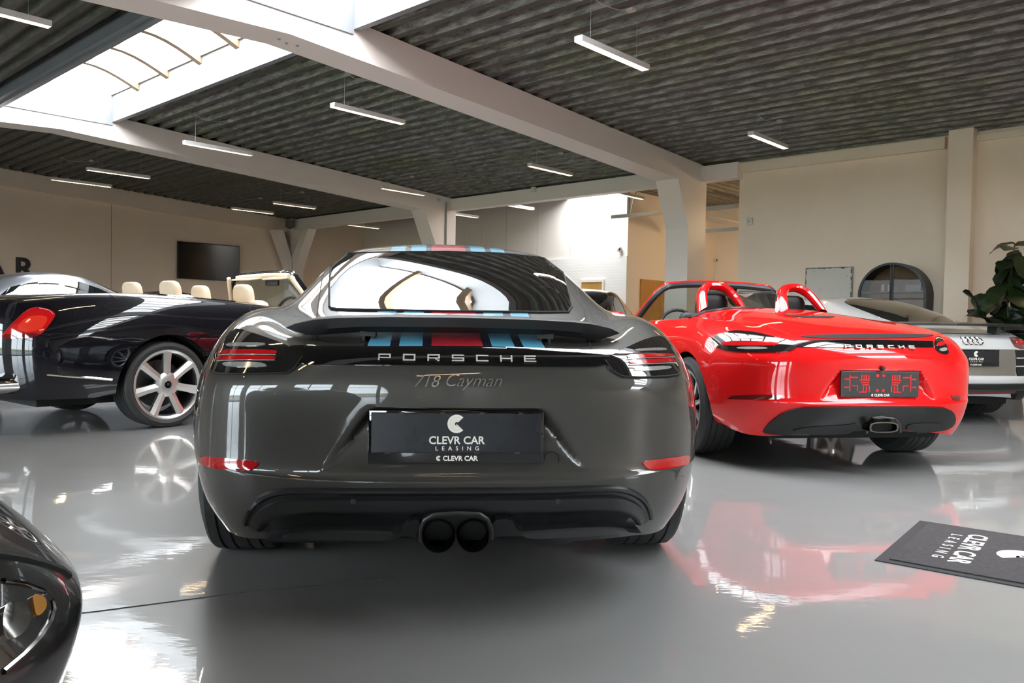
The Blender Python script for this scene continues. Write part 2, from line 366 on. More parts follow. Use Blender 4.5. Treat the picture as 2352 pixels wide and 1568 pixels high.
# ------------------------------------------------------------------ roof lights
def roof_light(idx, a0, a1):
    b0, b1 = 4.10, 5.85; mb = MB()
    for x0, x1 in ((b0-.08, b0), (b1, b1+.08)): mb.box(a0, a1, x0, x1, 4.26 if x0 < 5 else 4.36, 4.84, T=rp)
    for x0, x1 in ((b0-.16, b0-.08), (b1+.08, b1+.16)): mb.box(a0, a1, x0, x1, 4.30 if x0 < 5 else 4.40, 4.43, T=rp)
    for x0, x1 in ((a0, a0+.03), (a1-.03, a1)): mb.box(x0, x1, b0, b1, 4.30, 4.86, T=rp)
    w_ = struct(mb.build('window_%d' % idx, M_curb))
    zs = lambda t: 4.83+.26*math.sin(math.pi*t)
    n = max(2, int(round((a1-a0)/1.2))); st = (a1-a0)/n
    for i in range(n):
        x0, x1 = a0+i*st+.02, a0+(i+1)*st-.02; V = []; F = []
        for k in range(11):
            t = k/10; V += [rp(x0, b0+(b1-b0)*t, zs(t)), rp(x1, b0+(b1-b0)*t, zs(t))]
        F = [(2*k, 2*k+2, 2*k+3, 2*k+1) for k in range(10)]
        mk('pane', V, F, M_sky, w_)
        if i:
            V = []
            for k in range(11):
                t = k/10
                for da, dz in ((-.055, -.11), (.055, -.11), (.055, 0), (-.055, 0)): V.append(rp(a0+i*st+da, b0+(b1-b0)*t, zs(t)+dz))
            F = [(4*k+q, 4*k+(q+1) % 4, 4*k+4+(q+1) % 4, 4*k+4+q) for k in range(10) for q in range(4)]
            mk('rib', V, F, M_timber, w_)
    for x0, x1 in ((b0, b0+.03), (b1-.03, b1)): rbox('sill', a0+.03, a1-.03, x0, x1, 4.83, 4.86, M_timber, w_)
roof_light(1, 8.57, 15.30); roof_light(2, 1.37, 8.07); roof_light(3, -5.83, .87)
# roof light of the hall behind
mb = MB().box(12.0, 12.05, 15.4, 17.3, HZ, 4.9, T=rp).box(13.85, 13.9, 15.4, 17.3, HZ, 4.9, T=rp).box(12.0, 13.9, 15.4, 15.45, HZ, 4.9, T=rp)
w4 = struct(mb.build('window_4', M_curb)); mk('pane', [rp(12, 15.4, 4.88), rp(13.9, 15.4, 4.88), rp(13.9, 17.3, 4.88), rp(12, 17.3, 4.88)], [(0, 1, 2, 3)], emat('opal_far', (.93, .97, 1.0), SKYLIGHT*1.05), w4)

# ------------------------------------------------------------------ doors of the hall behind
d1 = MB().box(12.60, 12.66, 17.22, 17.27, 0, 2.03, T=rp).box(13.34, 13.40, 17.22, 17.27, 0, 2.03, T=rp).box(12.66, 13.34, 17.22, 17.27, 1.96, 2.03, T=rp).build('door_1', M_white); struct(d1)
rbox('door_leaf', 12.66, 13.34, 17.235, 17.26, 0, 1.96, M_orange, d1)
d2 = MB().box(11.87, 11.92, 17.90, 17.96, 0, 2.05, T=rp).box(11.87, 11.92, 19.70, 19.76, 0, 2.05, T=rp).box(11.87, 11.92, 17.96, 19.7, 1.97, 2.05, T=rp).build('door_2', M_orange); struct(d2)
for k, (b0, b1) in enumerate(((17.96, 18.82), (18.84, 19.70))): rbox('door_leaf', 11.885, 11.905, b0, b1, 0, 1.97, M_orange, d2)

# ------------------------------------------------------------------ suspended lamps
def lamp_proto(wl=.48):
    r = empty('suspended_lamp')
    hb = MB(); L = .61
    hb.box(-.05, -.043, -L, L, -.03, .03).box(.043, .05, -L, L, -.03, .03).box(-.043, .043, -L, L, .018, .03)
    hb.box(-.05, .05, -L-.008, -L, -.03, .03).box(-.05, .05, L, L+.008, -.03, .03)
    hb.build('housing', M_alu, r)
    mk('tube_light', [(-.043, -L, .012), (.043, -L, .012), (.043, L, .012), (-.043, L, .012)], [(3, 2, 1, 0)], M_lamp, r)
    lv = MB()
    for k in range(40):
        y = -L+.03*(k+.5)*L/.6; lv.box(-.043, .043, y-.001, y+.001, -.029, .006)
    lv.build('louvre', mat('louvre_metal', (.8, .76, .68), .25, metal=.6), r)['kind'] = 'stuff'
    for s in (-.42, .42): MB().tube([(0, s, .03), (0, s, wl)], .0022, 5).build('suspension_wire', M_wire, r)
    cb = MB().tube([(.01, -.42, wl-.02), (.05, -.30, wl-.08), (.08, -.05, wl-.07), (.10, .15, wl-.01)], .004, 5).build('cable', mat('cable_white', (.5, .48, .45), .5), r)
    MB().box(.06, .14, .12, .19, wl-.03, wl).build('junction_box', mat('cable_box', (.5, .48, .42), .5), r)
    return r
LP = [(5.12, 7.1, 'suspended linear lamp nearest the camera, high over the red convertible'),
      (9.24, 7.0, 'suspended linear lamp hanging just left of the big near beam, in front of the decking'),
      (13.17, 6.8, 'suspended linear lamp hanging against the white second beam beside the roof light corner'),
      (9.88, 11.75, 'suspended linear lamp under the decking left of the near column top'),
      (5.63, 11.94, 'suspended linear lamp over the arched cabinet side of the right wall'),
      (8.92, 2.2, 'suspended linear lamp with glowing louvre in the top left corner'),
      (17.15, 6.7, 'upper of two lamps hanging over the far left wall beyond the second beam'),
      (19.04, 6.65, 'lower of two lamps in front of the far left wall band, louvre glowing'),
      (18.25, 11.5, 'right one of two lamps beside the corner post with knee braces'),
      (20.15, 11.4, 'left one of two lamps beside the corner post with knee braces'),
      (14.15, 11.7, 'thin suspended lamp seen against the second beam near the middle column'),
      (20.57, 15.4, 'suspended lamp seen below the eaves beam left of the middle column'),
      (13.67, 14.95, 'suspended lamp below the eaves beam right of the middle column'),
      (16.02, 15.3, 'short visible end of a lamp directly behind the middle column'),
      (10.44, 15.1, 'suspended lamp end just under the eaves beam left of the near column'),
      (2.0, 13.0, 'suspended lamp cut by the right edge of the picture near the wall top')]
LP += [(5.0, 2.2, 'added overhead lamp left of the viewer, beside the nearest roof light'), (13.2, 2.2, 'added overhead lamp out of view on the left, beside the roof light end'), (17.15, 2.2, 'added overhead lamp out of view on the far left, nearer one'), (19.05, 2.2, 'added overhead lamp out of view on the far left, by the left wall'),  # unseen lamps, added for warm light on left wall and behind camera
       (-2.0, -1.6, 'added lamp behind the viewer along the windows, rear one'), (1.9, -1.6, 'added lamp behind the viewer along the windows, middle one'), (5.2, -1.6, 'added lamp behind the viewer along the windows, front one'),
       (9.6, 19.8, 'added unseen lamp brightening the room behind the near column, left one'), (7.0, 19.8, 'added unseen lamp brightening the room behind the near column, right one')]  # this pair is hidden, added to brighten the back room
lampang = math.atan2(RB[1], RB[0])-math.pi/2; protos = {}
for i, (a, b, lab) in enumerate(LP):
    top = min(zdeck(max(b-.62, -4.3)), zdeck(min(b+.62, 14.3))) if b < 14.4 else HZ
    wl = round(min(.50, top-.015-3.77), 2)
    if wl in protos: o = copy_tree(protos[wl])
    else: o = protos[wl] = lamp_proto(wl)
    o.location = rp(a, b, 3.77); o.rotation_euler.z = lampang
    tag(o, lab, 'lamp', 'suspended linear lamps')

for a, b, lab in ((8.9, 19.6, 'added unseen globe lamp warming the back room, left one'), (6.6, 17.4, 'added unseen globe lamp warming the back room, right one')):  # globes invented out of view, to warm and brighten the back room
    gl = empty('added_globe_lamp', rp(a, b, 3.2)); tag(gl, lab, 'lamp', 'added globe lamps in the back room')
    MB().lathe([(.001, -.15), (.08, -.127), (.13, -.075), (.15, 0), (.13, .075), (.08, .127), (.03, .147)], 16).build('globe', emat('globe_glow', (1.0, .70, .38), 26), gl, True)
    MB().tube([(0, 0, .14), (0, 0, 1.07)], .006, 6).build('cord', M_wire, gl); MB().lathe([(.03, .135), (.035, .145), (.035, .20), (.001, .21)], 12).build('holder', M_black, gl)
# ------------------------------------------------------------------ smooth car surfaces
def bs(t):
    return np.array([(1-t)**3, 3*t**3-6*t**2+4, -3*t**3+3*t**2+3*t+1, t**3])/6
class Surf:
    """closed-loop cubic surface through rings of control points (half a car, rear centre -> front centre)"""
    def __init__(s, rings, crease=(), sharp=.6, disp=None):
        P = np.array(rings, float); K, N, _ = P.shape
        mir = P[:, -2:0:-1].copy(); mir[..., 0] *= -1
        P = np.concatenate([P, mir], 1)
        for _ in range(2):      # pre-sharpen so that the smooth surface stays close to the given points
            Pu = (np.roll(P, 1, 1)+4*P+np.roll(P, -1, 1))/6
            if _ == 0: D = P-Pu; Q = P+sharp*D
            else: Q = Q+sharp*(P-(np.roll(Q, 1, 1)+4*Q+np.roll(Q, -1, 1))/6)
        P2 = Q.copy(); G = Q.copy()
        S0 = lambda X: np.concatenate([X[:1], (X[:-2]+4*X[1:-1]+X[2:])/6, X[-1:]], 0)
        G = P2+sharp*(P2-S0(P2)); 
        rows = []
        for k in range(K):
            rows.append(P2[k] if k in crease else G[k])
            if k in crease: rows.append(P2[k])
        s.vmap = []; n = 0
        for k in range(K): s.vmap.append(n+(.5 if k in crease else 0)); n += 2 if k in crease else 1
        G = np.array(rows); G = np.concatenate([2*G[:1]-G[1:2], G, 2*G[-1:]-G[-2:-1]], 0)
        s.G = G; s.K = len(rows); s.U = G.shape[1]; s.N = N; s.disp = disp
    def raw(s, u, v):
        u %= s.U; v = min(max(v, 0), s.K-1-1e-9); iu = int(u); iv = int(v)
        bu = bs(u-iu); bv = bs(v-iv)
        c = [(iu-1+k) % s.U for k in range(4)]
        return np.einsum('i,j,ijk->k', bv, bu, s.G[iv:iv+4][:, c])
    def pt(s, u, v):
        p = s.raw(u, v); return p+s.disp(p) if s.disp else p
    def nrm(s, u, v):
        e = .02; n = np.cross(s.pt(u+e, v)-s.pt(u-e, v), s.pt(u, min(v+e, s.K-1))-s.pt(u, max(v-e, 0))); l = np.linalg.norm(n)
        return n/l if l > 1e-12 else np.array([0, 0, 1.])
    def grid(s, us, vs):
        Bu = np.zeros((len(us), s.U)); Bv = np.zeros((len(vs), s.G.shape[0]))
        for i, u in enumerate(us):
            iu = int(u % s.U); b = bs(u % s.U-iu)
            for k in range(4): Bu[i, (iu-1+k) % s.U] += b[k]
        for i, v in enumerate(vs):
            v = min(max(v, 0), s.K-1-1e-9); iv = int(v); Bv[i, iv:iv+4] += bs(v-iv)
        X = np.einsum('iv,vuk,ju->ijk', Bv, s.G, Bu)
        if s.disp: X = X+np.array([[s.disp(p) for p in r] for r in X])
        return X
    def sample(s, dens):
        """dens: samples per column segment (half); returns us"""
        us = []
        full = list(dens)+list(dens)[::-1]
        for i, n in enumerate(full): us += [i+k/n for k in range(n)]
        return us
    def prepare(s, dens, nv):
        s.us = s.sample(dens); s.vs = [k/nv for k in range((s.K-1)*nv+1)]
        s.X = s.grid(s.us, s.vs); nu = len(s.us)
        V = s.X.reshape(-1, 3); F = []; s.fi = []
        for i in range(len(s.vs)-1):
            for j in range(nu):
                F.append((i*nu+j, i*nu+(j+1) % nu, (i+1)*nu+(j+1) % nu, (i+1)*nu+j)); s.fi.append((i, j))
        s.V, s.F = V, F
        s.bvh = BVHTree.FromPolygons([Vector(v) for v in V], F)
        return s
    def cast(s, o, d, refine=True):
        hit = s.bvh.ray_cast(Vector(o), Vector(d).normalized())
        if hit[0] is None: return None
        i, j = s.fi[hit[2]]; nu = len(s.us)
        u0 = s.us[j]; u1 = s.us[(j+1) % nu] if j+1 < nu else s.U; v0, v1 = s.vs[i], s.vs[i+1]
        u, v = (u0+u1)/2, (v0+v1)/2; o = np.array(o, float); d = np.array(d, float); d = d/np.linalg.norm(d)
        if refine:
            e = 1e-3
            for _ in range(4):
                p = s.pt(u, v); du = (s.pt(u+e, v)-p)/e; dv = (s.pt(u, v+e)-p)/e
                A = np.stack([du, dv, -d], 1)
                try: x = np.linalg.solve(A, o+d*((p-o)@d)-p)
                except np.linalg.LinAlgError: break
                u += max(-.4, min(.4, x[0])); v += max(-.4, min(.4, x[1]))
        p = s.pt(u, v)
        if np.linalg.norm(p-np.array(hit[0])) > .05: p = np.array(hit[0])
        n = s.nrm(u, v)
        if n@d > 0: n = -n
        return p, n, (u, v)
def chaikin(P, n=2, closed=True):
    P = [np.array(p, float) for p in P]
    for _ in range(n):
        Q = []; m = len(P)
        for i in range(m if closed else m-1):
            a, b = P[i], P[(i+1) % m]; Q += [.75*a+.25*b, .25*a+.75*b]
        P = Q
    return P
class Car:
    def __init__(s, name, loc, yaw):
        s.root = empty(name, loc, yaw); s.loc = np.array(loc, float); s.c, s.s_ = math.cos(yaw), math.sin(yaw)
    def to_local(s, p): p = np.array(p)-s.loc; return np.array([p[0]*s.c+p[1]*s.s_, -p[0]*s.s_+p[1]*s.c, p[2]])
    def dloc(s, d): return np.array([d[0]*s.c+d[1]*s.s_, -d[0]*s.s_+d[1]*s.c, d[2]])
    def ray(s, px, py):
        d = FW+RT*(px-1176)/CF-UP*(py-784)/CF
        return s.to_local(EYE), s.dloc(d)
    def at(s, px, py, yl):
        o, d = s.ray(px, py); return o+d*((yl-o[1])/d[1])
    def on(s, px, py):
        h = s.S.cast(*s.ray(px, py)); return h
    def onz(s, x, z, y0=-5.0):
        return s.S.cast((x, y0, z), (0, 1, 0))
    def onside(s, y, z, sgn=1):
        return s.S.cast((3*sgn, y, z), (-sgn, 0, 0))
    def decal(s, name, poly, m, off=.004, res=None, parent=None, mode='px', smooth=0, rim=True, sink=.004):
        """solid sheet that follows the body inside an outline (photo-plane px, rear xz or side yz coordinates)"""
        if smooth: poly = chaikin(poly, smooth)
        poly = [tuple(p[:2]) for p in poly]
        if res is None: res = 9 if mode == 'px' else .03
        bm = bmesh.new(); f = bm.faces.new([bm.verts.new((p[0], p[1], 0)) for p in poly])
        for ax in (0, 1):
            lo = min(p[ax] for p in poly); hi = max(p[ax] for p in poly); k = math.floor(lo/res)+1
            while k*res < hi:
                n = [0, 0, 0]; n[ax] = 1; c = [0, 0, 0]; c[ax] = k*res+1e-5*res
                bmesh.ops.bisect_plane(bm, geom=bm.verts[:]+bm.edges[:]+bm.faces[:], plane_co=c, plane_no=n); k += 1
        bm.verts.index_update(); V = []; Nn = []
        for v in bm.verts:
            a, b = v.co.x, v.co.y
            h = s.on(a, b) if mode == 'px' else s.onz(a, b) if mode == 'xz' else s.onside(a, b, 1 if mode == 'yz+' else -1) if mode.startswith('yz') else s.S.cast((a, b, 5), (0, 0, -1))
            if h is None: V.append(None); Nn.append(None)
            else: V.append(h[0]); Nn.append(h[1])
        good = [i for i, v in enumerate(V) if v is not None]
        if not good: bm.free(); print('decal misses', name); return None
        co = np.array([(bm.verts[i].co.x, bm.verts[i].co.y) for i in good]) if False else None
        bm.verts.ensure_lookup_table()
        for i, v in enumerate(V):
            if v is None:
                g = min(good, key=lambda q: (bm.verts[q].co-bm.verts[i].co).length); V[i] = V[g]; Nn[i] = Nn[g]
        F = [[v.index for v in f.verts] for f in bm.faces]; bd = [(e.verts[0].index, e.verts[1].index) for e in bm.edges if len(e.link_faces) == 1]
        bm.free(); n = len(V)
        VV = [V[i]+Nn[i]*off for i in range(n)]
        if rim:
            VV += [V[i]-Nn[i]*sink for i in range(n)]; F += [(a, b, b+n, a+n) for a, b in bd]
        o = mk(name, VV, F, m, parent or s.root)
        bm = bmesh.new(); bm.from_mesh(o.data); bmesh.ops.delete(bm, geom=[v for v in bm.verts if not v.link_faces], context='VERTS')
        bmesh.ops.recalc_face_normals(bm, faces=bm.faces); bm.to_mesh(o.data); bm.free()
        o.data.polygons.foreach_set('use_smooth', [True]*len(o.data.polygons)); o.data.set_sharp_from_angle(angle=math.radians(35))
        return o
    def line(s, name, pts, m, r=.0025, mode='px', off=0, parent=None, n=6, sub=6):
        """thin round strip lying on the body"""
        Q = []
        for i in range(len(pts)-1):
            for k in range(sub): t = k/sub; Q.append((pts[i][0]*(1-t)+pts[i+1][0]*t, pts[i][1]*(1-t)+pts[i+1][1]*t))
        Q.append(pts[-1]); W3 = []
        for a, b in Q:
            h = s.on(a, b) if mode == 'px' else s.onz(a, b) if mode == 'xz' else s.onside(a, b, 1 if mode == 'yz+' else -1) if mode.startswith('yz') else s.S.cast((a, b, 5), (0, 0, -1))
            if h: W3.append(h[0]+h[1]*off)
        if len(W3) < 2: return None
        return MB().tube(W3, r, n).build(name, m, parent or s.root, smooth=True)
    def shell(s, name, m, arches=(), hole=None, parent=None):
        """body mesh with the wheel arches cut out; arches: (y, z, r)"""
        V = s.S.V.copy(); F = s.S.F
        keep = []
        for f in F:
            c = V[list(f)].mean(0); cut = False
            for (y, z, r) in arches:
                if abs(c[0]) > .45 and (c[1]-y)**2+(c[2]-z)**2 < r*r: cut = True
            if hole and hole(c): cut = True
            if not cut: keep.append(f)
        cnt = {}
        for f in keep:
            for i in range(4):
                e = tuple(sorted((f[i], f[(i+1) % 4]))); cnt[e] = cnt.get(e, 0)+1
        for e, k in cnt.items():
            if k == 1:
                for i in e:
                    for (y, z, r) in arches:
                        d = np.array([V[i][1]-y, V[i][2]-z]); L = np.linalg.norm(d)
                        if abs(V[i][0]) > .45 and L < r*1.25 and L > 1e-6: V[i][1:] = np.array([y, z])+d/L*r
        used = sorted({i for f in keep for i in f}); mp = {i: k for k, i in enumerate(used)}
        o = mk(name, V[used], [tuple(mp[i] for i in f) for f in keep], m, parent or s.root, smooth=True)
        bm = bmesh.new(); bm.from_mesh(o.data); bmesh.ops.remove_doubles(bm, verts=bm.verts, dist=1e-5); bmesh.ops.recalc_face_normals(bm, faces=bm.faces); bm.to_mesh(o.data); bm.free()
        o.data.polygons.foreach_set('use_smooth', [True]*len(o.data.polygons)); o.data.set_sharp_from_angle(angle=math.radians(50))
        return o
    def arch_liner(s, y, z, r, x0, x1, m, sgn):
        mb = MB(); mb.lathe([(r*1.0, x0*sgn), (r*1.0, x1*sgn)], 28, 'x', (0, y, z), .02, math.pi-.02)
        mb.lathe([(r*1.0, x0*sgn), (.05, x0*sgn)], 28, 'x', (0, y, z), .02, math.pi-.02)
        return mb.build('wheel_well', m, s.root, smooth=True)

M_tyre = mat('tyre_rubber', (.018, .018, .018), .62, bump=.25, bscale=140)
M_tyre_old = M_tyre
M_well = mat('liner_black', (.008, .008, .008), .9)
M_gloss = mat('gloss_black', (.004, .004, .0045), .04, coat=1, coat_rough=.01)
M_plast = mat('satin_plastic', (.030, .030, .031), .42, bump=.02, bscale=300)
M_plast2 = mat('matte_plastic', (.008, .008, .008), .6)
M_chrome = mat('chrome', (.85, .83, .80), .06, metal=1)
M_dchrome = mat('dark_chrome', (.10, .095, .09), .16, metal=1)
M_silver = mat('silver_wheel', (.62, .60, .57), .28, metal=.85, coat=.4)
M_red = mat('red_lens', (.45, .006, .008), .08, coat=1)
M_dred = mat('dark_red_lens', (.12, .003, .004), .06, coat=1)
M_clear = mat('clear_lens', (.45, .44, .42), .12, metal=.5, coat=1)
M_gap = mat('shut_line', (.004, .004, .004), .8)
M_tint = mat('dark_glass', (.006, .008, .008), .015, spec=.9, coat=1, coat_rough=.0)
M_print = mat('print_cream', (.78, .74, .66), .5)
M_plate = mat('plate_black', (.013, .015, .019), .2, noise=.35, nscale=6)
def wheel(car, x, y, z, R, W, rim, style='ten', m_rim=None, name='wheel'):
    """tyre (part) with rim, spokes, hub as sub-parts; x is the outer face position (sign = side)"""
    sg = 1 if x > 0 else -1; xi = x-sg*W; m_rim = m_rim or M_silver
    sh = R-rim; X = lambda t: x-sg*W*t       # t 0 outer .. 1 inner
    pr = [(rim-.006, X(.06)), (rim+.01, X(.03)), (rim+sh*.45, X(-.01)), (R-.035, X(.02)), (R-.012, X(.055)), (R-.003, X(.10))]
    tr = []; 
    for g in (.24, .40, .60, .76): tr += [(R-.001, X(g-.018)), (R-.009, X(g-.013)), (R-.009, X(g+.013)), (R-.001, X(g+.018))]
    pr += tr+[(R-.003, X(.90)), (R-.012, X(.945)), (R-.035, X(.98)), (rim+sh*.45, X(1.01)), (rim, X(.94)), (rim-.03, X(.9)), (rim-.03, X(.1)), (rim-.006, X(.06))]
    t = MB().lathe([(r, h) for r, h in pr], 56, 'x', (0, y, z)).build(name, M_tyre, car.root, smooth=True, angle=30)
    t['label'] = 'black tyre on its alloy wheel'
    rb = MB().lathe([(rim-.028, X(.92)), (rim-.028, X(.12)), (rim-.012, X(.05)), (rim+.004, X(.035)), (rim+.004, X(.06)), (rim-.008, X(.09))], 48, 'x', (0, y, z)).build('rim', m_rim, t, smooth=True, angle=40)
    MB().lathe([(.001, X(.62)), (rim*.70, X(.62)), (rim*.70, X(.66)), (.001, X(.66))], 32, 'x', (0, y, z)).build('brake_disc', mat('brake_steel', (.09, .09, .09), .4, metal=.9), t)
    def spoke(ang, r0, r1, w0, w1, x0, x1, th, nm='spoke', mm=None, ridge=.0):
        V = []
        for r, w_, xx in ((r0, w0, x0), ((r0+r1)/2, (w0+w1)/2*.92, (x0+x1)/2-sg*.004), (r1, w1, x1)):
            for q, dx in ((-1, 0), (0, ridge), (1, 0), (1, -th), (-1, -th)):
                a = ang; u = r*math.cos(a)-q*w_*math.sin(a); v = r*math.sin(a)+q*w_*math.cos(a)
                V.append((xx+sg*dx, y+u, z+v))
        F = [(5*k+q, 5*k+(q+1) % 5, 5*k+5+(q+1) % 5, 5*k+5+q) for k in range(2) for q in range(5)]+[(0, 1, 2, 3, 4), (10, 11, 12, 13, 14)]
        mb = MB(); mb.add(V, F); return mb.build(nm, mm or m_rim, t, smooth=True, angle=25)
    if style == 'seven':
        for k in range(7): spoke(math.pi/2+k*2*math.pi/7, .075, rim-.008, .030, .036, X(.10), X(.07), .03, ridge=.010)
        MB().lathe([(.001, X(.05)), (.058, X(.05)), (.085, X(.075)), (.098, X(.10)), (.10, X(.2)), (.001, X(.2))], 32, 'x', (0, y, z)).build('hub_cap', m_rim, t, smooth=True, angle=30)
        MB().lathe([(.001, X(.035)), (.026, X(.035)), (.028, X(.05))], 24, 'x', (0, y, z)).build('centre_badge', M_gloss, t, smooth=True, angle=30)
        MB().lathe([(.026, X(.033)), (.030, X(.033)), (.030, X(.05))], 24, 'x', (0, y, z)).build('badge_ring', M_chrome, t, smooth=True)
    else:
        n = {'ten': 10, 'five': 5}[style]
        for k in range(n): spoke(math.pi/2+k*2*math.pi/n+.1, .05, rim-.01, .020, .013 if style == 'ten' else .03, X(.16), X(.07), .022, ridge=.004)
        MB().lathe([(.001, X(.13)), (.045, X(.13)), (.062, X(.17)), (.062, X(.25)), (.001, X(.25))], 28, 'x', (0, y, z)).build('hub_cap', m_rim, t, smooth=True, angle=30)
    return t
def paint(name, col, metal=.5, rough=.35, flake=.0, coat_rough=.012):
    if name in MATS: return MATS[name]
    m = mat(name, col, rough, metal=metal, coat=1.0, coat_rough=coat_rough)
    return m

# rings shared by the two mid-engined sports cars (x, y forward of the rear axle, z)
def R_(*p): return [tuple(q) for q in p]
LOW = [
 R_((0,-.82,.262),(.25,-.82,.258),(.48,-.79,.240),(.655,-.69,.215),(.745,-.55,.220),(.815,-.40,.255),(.85,0,.25),(.85,.45,.22),(.84,1.2,.20),(.84,2.0,.20),(.85,2.5,.24),(.76,3.0,.22),(.45,3.22,.20),(0,3.28,.20)),
 R_((0,-.868,.325),(.25,-.865,.322),(.48,-.840,.315),(.675,-.745,.305),(.785,-.585,.305),(.855,-.38,.31),(.885,0,.32),(.872,.45,.30),(.865,1.2,.29),(.865,2.0,.29),(.88,2.5,.32),(.80,3.05,.32),(.47,3.30,.31),(0,3.37,.31)),
 R_((0,-.903,.430),(.25,-.898,.430),(.48,-.872,.434),(.69,-.775,.442),(.81,-.605,.44),(.882,-.37,.43),(.90,0,.43),(.885,.45,.42),(.88,1.2,.42),(.88,2.0,.42),(.895,2.5,.43),(.82,3.08,.44),(.48,3.34,.43),(0,3.41,.43)),
 R_((0,-.884,.455),(.25,-.879,.455),(.48,-.854,.459),(.69,-.765,.464),(.812,-.602,.463),(.888,-.37,.46),(.902,0,.47),(.888,.45,.47),(.88,1.2,.46),(.88,2.0,.46),(.897,2.5,.47),(.82,3.07,.47),(.48,3.33,.46),(0,3.40,.46)),
 R_((0,-.886,.56),(.25,-.881,.56),(.48,-.857,.56),(.69,-.77,.56),(.815,-.602,.56),(.894,-.36,.56),(.904,0,.56),(.89,.45,.55),(.876,1.2,.55),(.876,2.0,.54),(.896,2.5,.55),(.815,3.04,.54),(.475,3.28,.52),(0,3.35,.51)),
 R_((0,-.897,.68),(.25,-.892,.68),(.48,-.868,.683),(.68,-.785,.685),(.80,-.612,.685),(.882,-.35,.68),(.90,0,.68),(.885,.45,.66),(.87,1.2,.64),(.87,2.0,.62),(.89,2.5,.64),(.80,3.0,.62),(.46,3.22,.58),(0,3.28,.57)),
 R_((0,-.886,.735),(.25,-.881,.735),(.48,-.852,.735),(.67,-.757,.735),(.785,-.592,.735),(.866,-.337,.735),(.888,0,.745),(.872,.45,.74),(.855,1.2,.73),(.86,2.0,.71),(.875,2.5,.71),(.76,2.95,.68),(.44,3.12,.65),(0,3.18,.64)),
 R_((0,-.872,.772),(.25,-.867,.772),(.48,-.832,.775),(.655,-.727,.785),(.765,-.566,.79),(.846,-.32,.79),(.868,0,.81),(.85,.45,.80),(.83,1.2,.79),(.845,2.0,.76),(.85,2.5,.76),(.72,2.85,.73),(.42,2.98,.71),(0,3.03,.70)),
 R_((0,-.838,.818),(.25,-.830,.818),(.46,-.795,.816),(.62,-.675,.838),(.735,-.505,.853),(.812,-.29,.85),(.835,0,.875),(.81,.45,.865),(.80,1.2,.855),(.815,2.0,.82),(.80,2.5,.82),(.66,2.7,.79),(.40,2.8,.775),(0,2.84,.77)),
]
COUPE = LOW+[
 R_((0,-.70,.842),(.24,-.69,.841),(.43,-.655,.843),(.58,-.55,.870),(.69,-.40,.905),(.768,-.20,.908),(.785,.05,.92),(.765,.45,.90),(.77,1.2,.89),(.78,2.0,.86),(.74,2.4,.86),(.60,2.5,.83),(.38,2.55,.82),(0,2.58,.815)),
 R_((0,-.50,.892),(.23,-.49,.890),(.42,-.45,.886),(.55,-.36,.900),(.648,-.24,.930),(.712,-.08,.940),(.72,.12,.94),(.715,.45,.925),(.735,1.2,.91),(.74,1.95,.885),(.69,2.2,.88),(.55,2.28,.87),(.36,2.32,.865),(0,2.35,.86)),
 R_((0,-.32,.945),(.22,-.31,.944),(.42,-.265,.940),(.53,-.18,.935),(.60,-.08,.942),(.645,.05,.946),(.66,.2,.955),(.675,.5,.95),(.70,1.15,.945),(.70,1.75,.93),(.64,1.98,.925),(.50,2.1,.915),(.33,2.16,.91),(0,2.2,.905)),
 R_((0,.12,1.10),(.22,.13,1.098),(.42,.155,1.085),(.50,.19,1.075),(.545,.23,1.068),(.578,.30,1.06),(.595,.42,1.07),(.605,.65,1.085),(.615,1.1,1.09),(.60,1.5,1.075),(.56,1.66,1.065),(.44,1.76,1.06),(.3,1.80,1.06),(0,1.83,1.06)),
 R_((0,.54,1.222),(.20,.545,1.22),(.38,.56,1.208),(.455,.575,1.20),(.485,.60,1.195),(.50,.65,1.195),(.51,.75,1.205),(.515,.9,1.215),(.515,1.15,1.215),(.50,1.3,1.205),(.47,1.37,1.20),(.38,1.43,1.205),(.25,1.46,1.21),(0,1.47,1.215)),
 R_((0,.70,1.258),(.17,.705,1.257),(.32,.715,1.249),(.40,.73,1.242),(.425,.75,1.239),(.435,.79,1.241),(.44,.88,1.249),(.44,1.0,1.255),(.44,1.12,1.255),(.43,1.22,1.248),(.41,1.28,1.243),(.33,1.32,1.249),(.2,1.34,1.254),(0,1.35,1.258)),
 R_((0,.86,1.283),(.09,.862,1.283),(.17,.87,1.279),(.215,.88,1.276),(.23,.90,1.275),(.235,.93,1.276),(.238,.96,1.279),(.24,1.0,1.28),(.24,1.05,1.28),(.235,1.1,1.278),(.22,1.13,1.276),(.18,1.15,1.279),(.1,1.165,1.281),(0,1.17,1.282)),
 R_((0,.96,1.291),(0,.962,1.291),(0,.965,1.291),(0,.97,1.291),(0,.975,1.291),(0,.98,1.291),(0,.99,1.291),(0,1.0,1.291),(0,1.01,1.291),(0,1.02,1.291),(0,1.03,1.291),(0,1.035,1.291),(0,1.04,1.291),(0,1.045,1.291)),
]
def recess(p):
    """number plate hollow in the rear bumper"""
    x, y, z = abs(p[0]), p[1], p[2]
    if y > -.6 or z > .68 or z < .43: return np.zeros(3)
    sm = lambda t: max(0, min(1, t))**2*(3-2*max(0, min(1, t)))
    side = .262+(.640-z)*.72                      # slanting flanks
    k = sm((side-x)/.022)*sm((.642-z)/.012)*max(0, min(1, (z-.455)/.13))**.8
    return np.array([0, .046*k, 0])
